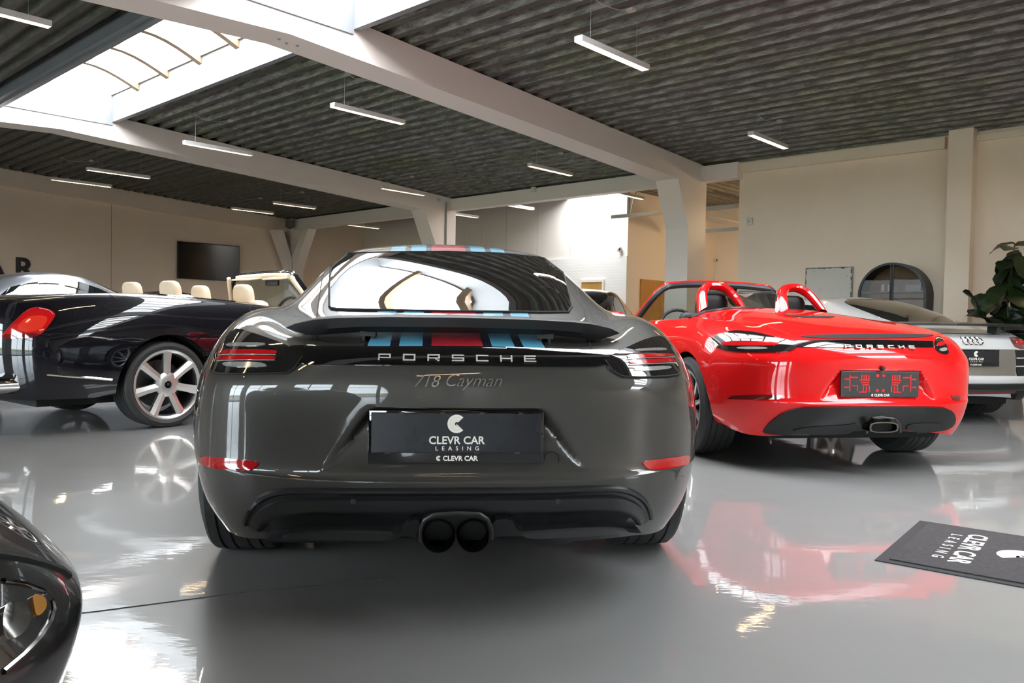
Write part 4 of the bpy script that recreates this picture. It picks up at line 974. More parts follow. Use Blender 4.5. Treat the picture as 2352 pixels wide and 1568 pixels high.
P = [(-.17, .68, 1.0), (-.17, .76, 1.15), (-.14, .78, 1.17), (.14, .78, 1.17), (.17, .76, 1.15), (.17, .68, 1.0)]
wd = mk('wind_deflector', P, [tuple(range(6))], glass_d, c.root); MB().tube(P, .008, 6).build('deflector_frame', M_plast, wd, smooth=True)
bb = [(-.66, 1.86, .91), (-.45, 2.05, .905), (0, 2.12, .90), (.45, 2.05, .905), (.66, 1.86, .91)]; tt = [(-.56, 1.46, 1.215), (-.35, 1.56, 1.25), (0, 1.60, 1.262), (.35, 1.56, 1.25), (.56, 1.46, 1.215)]
screen(c, bb, tt, M_plast, P_red, .026)
MB().bbox(-.12, .12, 1.50, 1.535, 1.155, 1.205, .012).build('rear_view_mirror', M_plast2, c.root, smooth=True)
MB().bbox(-.62, .62, 1.72, 2.02, .80, .92, .03).build('dashboard', M_dark, c.root, smooth=True)
MB().tube([(-.35+.175*math.cos(q*math.pi/12), 1.55+.05*math.sin(q*math.pi/12), .86+.165*math.sin(q*math.pi/12)) for q in range(24)], .014, 8, closed=True).build('steering_wheel', M_dark, c.root, smooth=True)
for sx in (-1, 1):
    wheel(c, .897*sx, 0, .338, .338, .265, .245, 'ten'); wheel(c, .89*sx, 2.475, .335, .335, .235, .24, 'ten')
    c.arch_liner(0, .335, .374, .56, .84, M_well, sx); c.arch_liner(2.475, .335, .369, .58, .84, M_well, sx)
    MB().bbox(.84, 1.02, 1.62, 1.72, .90, 1.0, .03, T=lambda x, y, z: (x*sx, y, z)).box(.76, .86, 1.65, 1.69, .90, .92, T=lambda x, y, z: (x*sx, y, z)).build('side_mirror', P_red, c.root, smooth=True)
MB().box(-.58, .58, -.62, 3.2, .19, .24).build('underbody', M_well, c.root)

# ------------------------------------------------------------------ pale mid-engined coupe with fixed wing
def warp(rings, f): return [[f(*p) for p in r] for r in rings]
R8R = warp(COUPE, lambda x, y, z: (x*1.065, y*1.07 if y > 0 else y*.965, z if z < .86 else .86+(z-.86)*.90))
R8 = Car('wing_coupe', (4.175, 8.428, 0), .208); c = R8
tag(c.root, 'pale silver mid-engined coupe with fixed black rear wing at the right edge', 'car')
c.S = Surf(R8R).prepare(LD, 5)
P_pale = mat('ice_silver', (.74, .745, .74), .33, metal=.25, coat=1, coat_rough=.015)
c.shell('body', P_pale, arches=((0, .345, .385), (2.65, .345, .38)))
c.decal('rear_window', [(-.40, .62), (-.25, .66), (.25, .66), (.40, .62), (.44, .35), (.40, -.18), (.28, -.26), (-.28, -.26), (-.40, -.18), (-.44, .35)], M_tint, .004, .07, mode='top', smooth=1)
c.decal('brake_light', [(-.27, .735), (.27, .735), (.25, .70), (-.25, .70)], M_dred, .006, .06, mode='top')
for md in ('yz+', 'yz-'): c.decal('side_window', [(.45, .99), (.64, 1.10), (.9, 1.14), (1.3, 1.14), (1.55, 1.08), (1.8, .965), (1.2, .96), (.6, .965)], M_tint, .004, .08, mode=md, smooth=1)
c.decal('windscreen', [(-.48, 1.55), (.48, 1.55), (.62, 1.93), (.45, 2.22), (0, 2.30), (-.45, 2.22), (-.62, 1.93)], M_tint, .004, .09, mode='top', smooth=1)
c.line('deck_edge', [(-.60, .845), (-.3, .850), (0, .852), (.3, .850), (.60, .845)], M_gap, .006, mode='xz')
band = c.decal('rear_panel', [(-.50, .71), (0, .712), (.50, .71), (.50, .46), (0, .462), (-.50, .46)], mat('brushed_panel', (.30, .28, .25), .3, metal=.6, coat=.4), .006, .06, mode='xz')
for sx in (-1, 1):
    vt = c.decal('side_vent', [(sx*.47, .705), (sx*.80, .70), (sx*.82, .46), (sx*.52, .455)], M_plast2, .009, .05, mode='xz')
    for z_ in (.63, .55): c.line('vent_slat', [(sx*.49, z_), (sx*.65, z_), (sx*.80, z_)], M_alu, .006, mode='xz', off=.014, parent=vt)
    tl = c.decal('tail_lamp', [(sx*.45, .815), (sx*.60, .825), (sx*.74, .80), (sx*.80, .745), (sx*.79, .715), (sx*.48, .712)], mat('rose_lens', (.17, .05, .05), .12, coat=1), .007, .05, mode='xz', smooth=1)
    for x_ in (.56, .68): 
        hh = c.onz(sx*x_, .765)
        MB().lathe([(.001, -.012), (.030, -.012), (.036, -.006), (.036, .01)], 18, 'y', tuple(hh[0])).build('lamp_ring', M_red, tl, smooth=True)
plate_with_logo(c.root, 0, -.878, .640, .50, .118, lean=.02)
rg = np.array(on_rear(c, 0, .788, .004))
for k in range(4):
    x_ = rg[0]+(k-1.5)*.052
    MB().tube([tuple(np.array(on_rear(c, x_+.034*math.cos(q*math.pi/10), .788+.034*math.sin(q*math.pi/10), .006))) for q in range(20)], .0055, 6, closed=True).build('ring_badge', M_chrome, c.root, smooth=True)
df8 = c.decal('diffuser', [(-.76, .36), (-.70, .385), (0, .385), (.70, .385), (.76, .36), (.79, .27), (.72, .23), (0, .235), (-.72, .23), (-.79, .27)], M_plast2, .03, .06, mode='xz', smooth=1)
c.line('diffuser_lip', [(-.66, .33), (0, .335), (.66, .33)], M_plast, .008, mode='xz', off=.03, parent=df8)
c.decal('rear_reflector', [(-.52, .325), (-.2, .33), (.2, .33), (.50, .325), (.48, .305), (-.48, .305)], M_dred, .034, .06, df8, mode='xz')
wv = []
for q in np.linspace(-1, 1, 25):
    x = .84*q; dz = -.012*q*q; y0 = -.70+.10*q*q
    wv += [(x, y0, .930+dz), (x, y0-.01, .950+dz), (x, y0+.08, .965+dz), (x, y0+.22, .955+dz), (x, y0+.25, .935+dz), (x, y0+.10, .926+dz)]
mb = MB(); mb.add(wv, [(i*6+k, i*6+(k+1) % 6, (i+1)*6+(k+1) % 6, (i+1)*6+k) for i in range(24) for k in range(6)]+[(0, 1, 2, 3, 4, 5), tuple(144+k for k in (5, 4, 3, 2, 1, 0))])
wg = mb.build('wing', mat('carbon_black', (.010, .010, .010), .25, coat=.6, coat_rough=.08), c.root, smooth=True, angle=40); wg['label'] = 'fixed black rear wing'
for sx in (-1, 1):
    MB().bbox(sx*.84-.015, sx*.84+.015, -.62, -.33, .86, .955, .006).build('end_plate', M_gloss, wg)
    MB().box(-.02, .02, -.62, -.50, 0, .12, T=lambda x, y, z: (sx*.46+x+sx*(z*.3), y-.02+z*.2, .82+z)).build('wing_strut', M_plast, wg)
    wheel(c, .945*sx, 0, .343, .343, .295, .25, 'five'); wheel(c, .94*sx, 2.65, .34, .34, .235, .25, 'five')
    c.arch_liner(0, .345, .383, .58, .90, M_well, sx); c.arch_liner(2.65, .345, .378, .6, .9, M_well, sx)
MB().box(-.6, .6, -.62, 3.3, .17, .25).build('underbody', M_well, c.root)

# ------------------------------------------------------------------ black grand tourer convertible
GT = [
 R_((0,-1.10,.27),(.3,-1.09,.27),(.55,-1.05,.27),(.74,-.95,.27),(.84,-.80,.27),(.885,-.5,.27),(.895,0,.27),(.89,.5,.25),(.89,1.4,.22),(.89,2.3,.22),(.90,2.75,.27),(.82,3.3,.25),(.5,3.52,.25),(0,3.6,.25)),
 R_((0,-1.14,.40),(.3,-1.13,.40),(.56,-1.09,.40),(.77,-.98,.40),(.885,-.80,.40),(.935,-.45,.40),(.947,0,.40),(.93,.5,.40),(.92,1.4,.40),(.92,2.3,.40),(.94,2.75,.40),(.86,3.35,.40),(.52,3.58,.40),(0,3.66,.40)),
 R_((0,-1.16,.60),(.3,-1.15,.60),(.57,-1.11,.60),(.79,-.99,.60),(.905,-.78,.60),(.952,-.42,.60),(.968,0,.60),(.945,.5,.60),(.93,1.4,.60),(.925,2.3,.60),(.945,2.75,.60),(.86,3.33,.60),(.52,3.56,.60),(0,3.64,.60)),
 R_((0,-1.16,.75),(.3,-1.15,.75),(.57,-1.10,.75),(.79,-.975,.75),(.90,-.76,.75),(.948,-.40,.75),(.967,0,.765),(.94,.5,.75),(.92,1.4,.75),(.91,2.3,.74),(.93,2.75,.75),(.84,3.28,.74),(.5,3.5,.73),(0,3.58,.73)),
 R_((0,-1.14,.88),(.3,-1.13,.88),(.56,-1.08,.875),(.765,-.945,.87),(.875,-.72,.87),(.928,-.38,.88),(.950,0,.895),(.918,.5,.88),(.90,1.4,.86),(.885,2.3,.84),(.89,2.75,.84),(.79,3.15,.83),(.47,3.35,.82),(0,3.42,.82)),
 R_((0,-1.09,.965),(.3,-1.08,.965),(.54,-1.03,.96),(.72,-.90,.958),(.825,-.70,.965),(.885,-.38,.985),(.908,0,.995),(.885,.5,.965),(.872,1.4,.925),(.85,2.2,.90),(.80,2.6,.90),(.68,2.9,.89),(.4,3.05,.88),(0,3.1,.88)),
 R_((0,-1.02,1.010),(.3,-1.01,1.010),(.52,-.97,1.008),(.67,-.86,1.012),(.755,-.68,1.028),(.815,-.38,1.045),(.842,0,1.048),(.84,.5,1.020),(.832,1.3,.97),(.80,2.0,.945),(.72,2.35,.945),(.6,2.55,.94),(.38,2.65,.935),(0,2.7,.935)),
 R_((0,-.62,1.055),(.3,-.62,1.055),(.5,-.60,1.056),(.62,-.54,1.060),(.69,-.42,1.066),(.735,-.2,1.070),(.765,.05,1.064),(.785,.5,1.035),(.785,1.2,.985),(.76,1.75,.965),(.68,2.0,.965),(.55,2.15,.965),(.35,2.22,.96),(0,2.26,.96)),
 R_((0,.0,1.070),(.3,.0,1.070),(.5,.02,1.068),(.6,.06,1.065),(.66,.12,1.062),(.70,.22,1.060),(.73,.36,1.052),(.745,.7,1.030),(.745,1.1,.995),(.72,1.5,.98),(.62,1.66,.98),(.48,1.76,.98),(.3,1.8,.98),(0,1.83,.98)),
]
BEN = Car('convertible', (-3.474, 7.008, 0), math.radians(-38.5)); c = BEN
tag(c.root, 'black convertible with cream headrests, red tail lamp and silver seven-spoke wheel', 'car')
c.S = Surf(GT).prepare(LD, 6)
P_blk = mat('onyx_black', (.0035, .0035, .006), .4, metal=.0, coat=1, coat_rough=.008, spec=.05)
c.shell('body', P_blk, arches=((0, .345, .40), (2.745, .345, .40)))
M_cream = mat('cream_leather', (.66, .54, .40), .5, bump=.04, bscale=160)
cabin(c, GT[-1], .55, mat('cream_trim', (.40, .33, .25), .6), name='cabin')
tl = c.decal('tail_lamp', [(5,774),(8,765),(28,744),(50,722),(68,709),(88,705),(115,711),(127,719),(126,728),(112,748),(97,766),(82,774),(45,778),(15,778)], M_red, .006, 7, smooth=1); tl['label'] = 'bright red wraparound tail lamp'
c.decal('lamp_core', [(38,752),(62,728),(95,724),(112,730),(100,752),(88,760),(50,762)], mat('bright_red_lens', (.62, .03, .015), .12, coat=1), .0075, 7, tl, smooth=1)
c.line('lamp_edge', [(12,764),(30,745),(52,723),(70,711),(90,708),(113,713),(123,721)], M_red, .004, off=.008, parent=tl)
c.decal('lamp_base', [(6,774),(14,766),(97,765),(84,774),(45,778),(18,778)], M_dred, .009, 7, tl, smooth=1)
c.decal('tail_lamp', [(-.90, .93), (-.62, .955), (-.55, .80), (-.60, .74), (-.86, .74)], M_red, .006, .05, mode='xz', smooth=1)
c.line('chrome_strip', [(108,859),(150,863),(205,867),(257,872)], M_chrome, .010, off=.002)
c.line('bumper_gap', [(97,767),(140,766),(200,770),(260,777),(318,787)], M_gap, .002)
c.line('boot_gap', [(0,682),(40,690),(30,720),(8,760)], M_gap, .0025)
c.line('panel_gap', [(238,668),(250,675),(270,688)], M_gap, .0025)
c.line('fuel_flap_gap', [(268+29*math.cos(q*math.pi/9), 702+7*math.sin(q*math.pi/9)) for q in range(19)], M_gap, .0015, sub=2)
c.line('door_gap', [(576,698),(574,720),(580,800)], M_gap, .0025)
c.line('belt_chrome', [(300,668),(360,676),(440,684),(520,691),(580,696),(640,700)], M_chrome, .007, off=.002)
ex = MB(); o_ = (.60, -1.135, .375)
ex.add([(o_[0]+r*1.9*math.cos(q*math.pi/12)*.5, o_[1]+dy, o_[2]+r*math.sin(q*math.pi/12)*.5) for r, dy in ((.13, .15), (.13, -.02), (.105, -.02), (.105, .2)) for q in range(24)], [(k*24+q, k*24+(q+1) % 24, (k+1)*24+(q+1) % 24, (k+1)*24+q) for k in range(3) for q in range(24)])
exo = ex.build('exhaust_tip', M_chrome, c.root, smooth=True, angle=40)
for sx in (-.37, .37):
    seat(c, sx, 1.18, .55, M_cream, .17, hh=.60); seat(c, sx*.92, .47, .60, M_cream, .14, hh=.58, w_=.22)
bb = [(-.69, 1.42, 1.0), (-.5, 1.78, .985), (0, 1.9, .98), (.5, 1.78, .985), (.69, 1.42, 1.0)]; tt = [(-.53, 1.16, 1.305), (-.33, 1.28, 1.335), (0, 1.33, 1.345), (.33, 1.28, 1.335), (.53, 1.16, 1.305)]
bb = [(x, y+.20, z) for x, y, z in bb]; tt = [(x, y+.32, z) for x, y, z in tt]
screen(c, bb, tt, P_blk, P_blk, .022)
MB().tube(chaikin([np.array(p)+np.array([0, -.03, -.022]) for p in tt], 2, False), .026, 8).build('header_trim', M_cream, c.root, smooth=True)
for k in (0, -1): MB().tube([np.array(bb[k])+np.array([0, -.03, 0]), np.array(tt[k])+np.array([0, -.03, -.01])], .022, 8).build('pillar_trim', M_cream, c.root, smooth=True)
for sx in (-.27, .27): MB().bbox(sx-.17, sx+.17, 1.42, 1.56, 1.285, 1.30, .006, T=lambda x, y, z: (x, y, z-(1.56-y)*.15)).build('sun_visor', M_cream, c.root)
MB().bbox(-.11, .11, 1.60, 1.63, 1.215, 1.275, .014).build('rear_view_mirror', M_plast2, c.root, smooth=True)
MB().bbox(-.64, .64, 1.62, 1.86, .86, .985, .03).build('dashboard', M_dark, c.root, smooth=True)
MB().tube([(.37+.175*math.cos(q*math.pi/12), 1.52+.06*math.sin(q*math.pi/12), .93+.165*math.sin(q*math.pi/12)) for q in range(24)], .014, 8, closed=True).build('steering_wheel', M_dark, c.root, smooth=True)
for sx in (-1, 1):
    wt = wheel(c, .945*sx, 0, .345, .345, .265, .275, 'seven'); wheel(c, .935*sx, 2.745, .345, .345, .265, .275, 'seven')
    c.arch_liner(0, .345, .397, .6, .90, M_well, sx); c.arch_liner(2.745, .345, .397, .6, .9, M_well, sx)
    MB().bbox(.92, 1.08, 1.45, 1.57, .98, 1.09, .03, T=lambda x, y, z: (x*sx, y, z)).box(.80, .94, 1.49, 1.53, .985, 1.005, T=lambda x, y, z: (x*sx, y, z)).build('side_mirror', P_blk, c.root, smooth=True)
    if sx == 1: text_obj('badge_letter', 'B', .03, lambda u, v, d: (.945-.265*.035+.001+d, u, .345+v), M_chrome, wt, .001, width=.018, bold=.0012)
MB().box(-.62, .62, -.85, 3.3, .20, .28).build('underbody', M_well, c.root)

# ------------------------------------------------------------------ further cars, mostly hidden
def plain_car(name, loc, yaw, label, pm, f, dens, arch, roof_m=None, detail=True):
    c = Car(name, loc, yaw); tag(c.root, label, 'car')
    rings = warp(COUPE, f); c.S = Surf(rings).prepare(dens, 4)
    ym = lambda y: f(0, y, 0)[1]; zm = lambda z: f(0, 0, z)[2]; xm = lambda x: f(x, 0, 0)[0]
    ya, yb, za = ym(0), ym(2.475), arch
    c.shell('body', pm, arches=((ya, za, za+.04), (yb, za, za+.04)))
    for sg, md in ((1, 'yz+'), (-1, 'yz-')):
        c.decal('side_window', [(ym(y), zm(z)) for y, z in ((.34, .98), (.50, 1.10), (.78, 1.185), (.98, 1.195), (.98, .972), (.6, .972))], M_tint, .004, .10, mode=md)
        c.decal('side_window', [(ym(y), zm(z)) for y, z in ((1.04, 1.195), (1.22, 1.185), (1.42, 1.12), (1.70, .98), (1.4, .972), (1.04, .972))], M_tint, .004, .10, mode=md)
    c.decal('windscreen', [(xm(x), ym(y)) for x, y in ((-.46, 1.46), (.46, 1.46), (.58, 1.80), (.45, 2.08), (0, 2.16), (-.45, 2.08), (-.58, 1.80))], M_tint, .004, .12, mode='top', smooth=1)
    c.decal('rear_window', [(xm(x), ym(y)) for x, y in ((-.44, .48), (.44, .48), (.42, -.2), (.3, -.26), (-.3, -.26), (-.42, -.2))], M_tint, .004, .12, mode='top', smooth=1)
    for sx in (-1, 1):
        wheel(c, (xm(.895))*sx, ya, za, za, .24, za*.72, 'five'); wheel(c, (xm(.885))*sx, yb, za, za, .24, za*.72, 'five')
        c.arch_liner(ya, za, za+.035, .5, xm(.84), M_well, sx); c.arch_liner(yb, za, za+.035, .5, xm(.84), M_well, sx)
    MB().box(-.55, .55, ym(-.6), ym(3.1), .2, .26).build('underbody', M_well, c.root)
    return c
D2 = [3, 3, 3, 3, 3, 3, 3, 3, 3, 3, 3, 3, 3]
P_gun = mat('gunmetal', (.16, .17, .19), .3, metal=.6, coat=1, coat_rough=.015)
zf = lambda k: (lambda z: z if z < .9 else .9+(z-.9)*k)
plain_car('saloon_car', (-6.9, 9.64, 0), math.radians(-38), 'grey saloon with pale window reflections behind the black convertible', P_gun, lambda x, y, z: (x*1.06, y*1.16, (z*1.06 if z < .9 else .954+(z-.9)*1.22)), D2, .345)
plain_car('dark_saloon', (.85, 12.35, 0), math.radians(-18), 'black saloon roof visible between the grey coupe and the red roadster', P_blk, lambda x, y, z: (x*1.02, y*1.1, (z*1.06 if z < .9 else .954+(z-.9)*1.27)), D2, .34)
plain_car('black_coupe', (-6.9, 13.4, 0), math.radians(-50), 'black car far back, only its roof showing between the cream headrests', P_blk, lambda x, y, z: (x*1.0, y*1.05, z*1.02), D2, .335)
# ------------------------------------------------------------------ dark sports car at the lower left, only its front corner in view
FG = plain_car('dark_sports_car', (-3.24, -.94, 0), -PH, 'black sports car front corner with headlamp in the lower left corner', mat('black_metallic', (.012, .012, .012), .3, metal=.4, coat=1, coat_rough=.015), lambda x, y, z: (x*.985, y, z*1.075), [3, 3, 3, 3, 3, 3, 3, 3, 4, 8, 9, 9, 9], .338)
c = FG
hl = c.decal('headlamp', [(-40,1335),(0,1338),(50,1346),(92,1362),(112,1385),(116,1405),(108,1432),(85,1468),(45,1508),(0,1545),(-40,1575)], mat('headlamp_bowl', (.10, .10, .10), .15, metal=.8, coat=1), .004, 16, smooth=1)
if hl:
    hl['label'] = 'clear headlamp with chrome rim'
    c.line('headlamp_rim', [(0,1338),(50,1346),(92,1362),(112,1385),(116,1405),(108,1432),(85,1468),(45,1508),(0,1545)], M_dchrome, .004, off=.004, parent=hl, sub=5)
    c.decal('projector', [(-10,1400),(15,1385),(45,1395),(58,1420),(45,1455),(15,1475),(-10,1470)], M_chrome, .009, 14, hl, smooth=2)
    c.decal('indicator', [(60,1370),(88,1376),(95,1392),(90,1410),(70,1425),(64,1400)], mat('amber_lens', (.35, .16, .03), .15, coat=1), .008, 12, hl, smooth=2)
c.line('bonnet_gap', [(-40,1268),(0,1272),(50,1280),(100,1293),(140,1308),(158,1322)], M_gap, .006)

# ------------------------------------------------------------------ printed floor mat
u_ = np.array([-.613, -.790]); v_ = np.array([.790, -.613]); p0_ = np.array([1.921, 3.742])
def TM(u, v, d): q = p0_+u_*u+v_*v; return (q[0], q[1], .009+d)
mt = empty('door_mat', (0, 0, 0)); tag(mt, 'dark rubber door mat with printed cream logo on the right of the floor', 'mat')
MB().box(0, .82, 0, 1.25, 0, .004, T=lambda u, v, z: TM(u, v, z-.009+.0005)).build('rubber_border', mat('mat_rubber', (.020, .018, .020), .75), mt)
MB().box(.035, .785, .045, 1.205, .004, .010, T=lambda u, v, z: TM(u, v, z-.009)).build('carpet', mat('mat_carpet', (.038, .034, .036), .95, noise=.25, nscale=60, bump=.4, bscale=400), mt)
Tt = lambda cu, cv: (lambda u, v, d: TM(cu+u, cv+v, .0012+d))
text_obj('lettering', 'CLEVR CAR', .085, Tt(.41, .262), M_print, mt, .0004, width=.53, bold=.0018)
text_obj('lettering', 'LEASING', .035, Tt(.42, .185), M_print, mt, .0004, width=.44, spacing=2.2, bold=.0002)
logo_obj('logo', .098, Tt(.405, .455), M_print, mt, .0004)

# ------------------------------------------------------------------ arched display cabinet
cb = empty('arched_cabinet', rp(4.40, 14.15, 0)); tag(cb, 'black arch-topped display cabinet with glass doors and wooden inside against the right wall', 'cabinet')
cw, cz0, r_ = .535, 1.43, .535
def CT(a, z, b): p = rp(4.40+a, b, z); o = rp(4.40, 14.15, 0); return (p[0]-o[0], p[1]-o[1], p[2])
arch = [(-cw, 0)]+[(-cw*math.cos(k*math.pi/24), cz0+r_*math.sin(k*math.pi/24)) for k in range(25)]+[(cw, 0)]
def offs(k): return [(-cw+k, 0 if k == 0 else k)]+[(-(cw-k)*math.cos(q*math.pi/24), cz0+(r_-k)*math.sin(q*math.pi/24)) for q in range(25)]+[(cw-k, 0 if k == 0 else k)]
def band(o_, i_, b0, b1):
    n = len(o_); V = [CT(a, z, b0) for a, z in o_]+[CT(a, z, b0) for a, z in i_]+[CT(a, z, b1) for a, z in o_]+[CT(a, z, b1) for a, z in i_]
    F = []
    for i in range(n):
        j = (i+1) % n; F += [(i, j, n+j, n+i), (2*n+i, 3*n+i, 3*n+j, 2*n+j), (i, 2*n+i, 2*n+j, j), (n+i, n+j, 3*n+j, 3*n+i)]
    return V, F
mb = MB(); mb.add(*band(offs(0), offs(.035), 13.97, 14.38)); mb.build('carcass', M_black, cb)
wood = mat('cabinet_wood', (.26, .17, .10), .5, noise=.2, nscale=5)
mk('back_panel', [CT(a, z, 14.36) for a, z in offs(.03)], [tuple(range(27))], wood, cb)
for z in (.35, .75, 1.13, 1.485): MB().box(-.5, .5, 14.0, 14.36, z-.012, z+.012, T=lambda a, b, zz: CT(a, zz, b)).build('shelf', wood, cb)
for s_ in (-1, 1):
    P = [(s_*.02, .03)]+[(s_*.02, cz0+.50)]+[(s_*.505*math.sin(k*math.pi/24), cz0+.505*math.cos(k*math.pi/24)) for k in range(1, 13)]+[(s_*.505, .03)]
    d_ = mk('door', [CT(a, z, 13.985) for a, z in P], [tuple(range(len(P)))], glassmat('cabinet_glass', (.70, .68, .64), .12), cb)
    MB().tube([CT(a, z, 13.98) for a, z in P], .012, 6, closed=True).build('door_frame', M_black, d_)
def in_cab(name, mb_, m, label, cat): o = mb_.build(name, m, None, smooth=True); tag(o, label, cat); return o
for k, (a, lab) in enumerate(((4.605, 'left white can on the upper shelf of the arched cabinet'), (4.50, 'right white can on the upper shelf of the arched cabinet'))):
    q = rp(a, 14.2, 1.497); in_cab('white_can', MB().lathe([(.001, 0), (.026, 0), (.028, .01), (.028, .105), (.022, .12), (.001, .12)], 16, 'z', q), mat('can_white', (.7, .68, .62), .4), lab, 'can')
bxo = MB().bbox(3.98, 4.22, 14.08, 14.32, 1.498, 1.63, .012, T=rp); o = in_cab('display_box', bxo, mat('box_grey', (.30, .30, .31), .4), 'grey display box on the upper right shelf of the arched cabinet', 'box')
MB().box(4.00, 4.20, 14.072, 14.079, 1.60, 1.625, T=rp).build('box_lid', mat('lid_dark', (.12, .12, .13), .4), o)

# ------------------------------------------------------------------ abstract white canvas on the right wall
def canvas_mat():
    m = bpy.data.materials.new('canvas_white'); m.use_nodes = True; nt = m.node_tree; p = nt.nodes['Principled BSDF']; p.inputs['Roughness'].default_value = .7
    tc = node(nt, 'ShaderNodeTexCoord'); n = node(nt, 'ShaderNodeTexNoise'); n.inputs['Scale'].default_value = 7; n.inputs['Detail'].default_value = 10; n.inputs['Roughness'].default_value = .75
    nt.links.new(tc.outputs['UV'], n.inputs['Vector'])
    sp = node(nt, 'ShaderNodeSeparateXYZ'); nt.links.new(tc.outputs['UV'], sp.inputs[0])
    def edge(out):
        a = node(nt, 'ShaderNodeMath', operation='SUBTRACT'); a.inputs[1].default_value = .5; nt.links.new(out, a.inputs[0])
        b = node(nt, 'ShaderNodeMath', operation='ABSOLUTE'); nt.links.new(a.outputs[0], b.inputs[0]); return b.outputs[0]
    mxm = node(nt, 'ShaderNodeMath', operation='MAXIMUM'); nt.links.new(edge(sp.outputs[0]), mxm.inputs[0]); nt.links.new(edge(sp.outputs[1]), mxm.inputs[1])
    ad = node(nt, 'ShaderNodeMath', operation='MULTIPLY_ADD'); ad.inputs[1].default_value = .16; nt.links.new(n.outputs['Fac'], ad.inputs[0]); nt.links.new(mxm.outputs[0], ad.inputs[2])
    r = node(nt, 'ShaderNodeValToRGB'); e = r.color_ramp.elements; e[0].position = .555; e[0].color = (.62, .59, .53, 1); e[1].position = .575; e[1].color = (.03, .03, .03, 1)
    nt.links.new(ad.outputs[0], r.inputs[0])
    r2 = node(nt, 'ShaderNodeValToRGB'); e = r2.color_ramp.elements; e[0].position = .33; e[0].color = (.62, .62, .62, 1); e[1].position = .42; e[1].color = (1, 1, 1, 1); nt.links.new(n.outputs['Fac'], r2.inputs[0])
    mx = node(nt, 'ShaderNodeMixRGB', blend_type='MULTIPLY'); mx.inputs[0].default_value = 1; nt.links.new(r.outputs[0], mx.inputs[1]); nt.links.new(r2.outputs[0], mx.inputs[2]); nt.links.new(mx.outputs[0], p.inputs['Base Color'])
    return m
cv = MB().bbox(5.17, 6.01, 14.36, 14.40, 1.15, 1.95, .006, T=rp).build('canvas', mat('canvas_side', (.4, .38, .34), .8)); tag(cv, 'white abstract canvas with scratched dark edges on the right wall', 'painting')
cf = mk('painted_face', [rp(6.0, 14.357, 1.16), rp(5.18, 14.357, 1.16), rp(5.18, 14.357, 1.94), rp(6.0, 14.357, 1.94)], [(0, 1, 2, 3)], canvas_mat(), cv); uv = cf.data.uv_layers.new(name='UVMap')
for l in cf.data.loops: uv.data[l.index].uv = [(0, 0), (1, 0), (1, 1), (0, 1)][l.vertex_index]

# ------------------------------------------------------------------ wall things
tv = MB().bbox(22.96, 23.02, 10.62, 12.55, 1.95, 3.03, .008, T=rp).build('television', M_black); tag(tv, 'large black wall television on the left wall', 'television')
mk('screen', [rp(22.957, 10.64, 1.97), rp(22.957, 12.53, 1.97), rp(22.957, 12.53, 3.01), rp(22.957, 10.64, 3.01)], [(0, 1, 2, 3)], mat('tv_screen', (.004, .004, .005), .12), tv)
MB().box(23.02, 23.05, 11.3, 11.9, 2.3, 2.7, T=rp).build('bracket', M_black, tv)
for ch, b0, lab in (('A', 6.02, 'black wall letter A cut by the left picture edge'), ('R', 6.72, 'black wall letter R on the far left wall')):
    o = text_obj('wall_letter', ch, .70, lambda u, v, d: rp(23.05-d, b0+u, 2.01+v), M_black, None, .03, width=.45 if ch == 'R' else .52, bold=.018); tag(o, lab, 'letter', 'black wall letters')
pd = MB().bbox(7.07, 7.19, 14.35, 14.40, 2.80, 2.94, .02, T=rp).build('motion_detector', mat('device_white', (.70, .68, .64), .4), None, True); tag(pd, 'white square motion detector high on the right wall', 'detector')
MB().box(7.105, 7.155, 14.345, 14.351, 2.84, 2.90, T=rp).build('lens', mat('device_grey', (.42, .40, .37), .4), pd)
for nm, a, b, z, lab in (('security_camera', 12.14, 17.24, 2.79, 'white security camera on the bright far wall'), ('security_camera', 11.85, 21.82, 2.80, 'small camera with black lens on the wall behind the column')):
    q = np.array(rp(a, b, z)); o = MB().lathe([(.001, .07), (.05, .06), (.07, .0), (.05, -.05), (.001, -.065)], 16, 'z', tuple(q)).build(nm, MATS['device_white'], None, True); tag(o, lab, 'camera')
    MB().box(a-.03, a+.03, b+.04, b+.07, z-.03, z+.06, T=rp).build('mount', MATS['device_white'], o)
    MB().lathe([(.001, -.075), (.025, -.072), (.028, -.05)], 12, 'y', tuple(q)).build('lens', M_black, o)
q = rp(22.42, 13.95, 3.86); sp_ = MB().bbox(22.34, 22.54, 13.86, 14.08, 3.70, 3.95, .02, T=rp).build('wall_speaker', mat('speaker_grey', (.16, .15, .14), .5)); tag(sp_, 'small grey loudspeaker at the top of the corner post', 'speaker')
MB().lathe([(.001, 0), (.06, .01), (.07, .03)], 16, 'z', rp(22.44, 13.97, 3.665)).build('cone', M_black, sp_)
sr = MB().lathe([(.001, -.03), (.05, -.03), (.06, 0)], 20, 'y').build('smoke_detector', MATS['device_white'], None, True); sr.location = rp(15.29, 13.85, 3.92); sr.rotation_euler.z = math.atan2(RA[1], RA[0])-math.pi/2; tag(sr, 'round white detector on the second beam above the middle column', 'detector')
jb = MB().bbox(12.36, 12.48, 14.12, 14.18, 3.90, 4.02, .01, T=rp).build('junction_box', MATS['device_white']); tag(jb, 'small white junction box on the eaves beam', 'box')

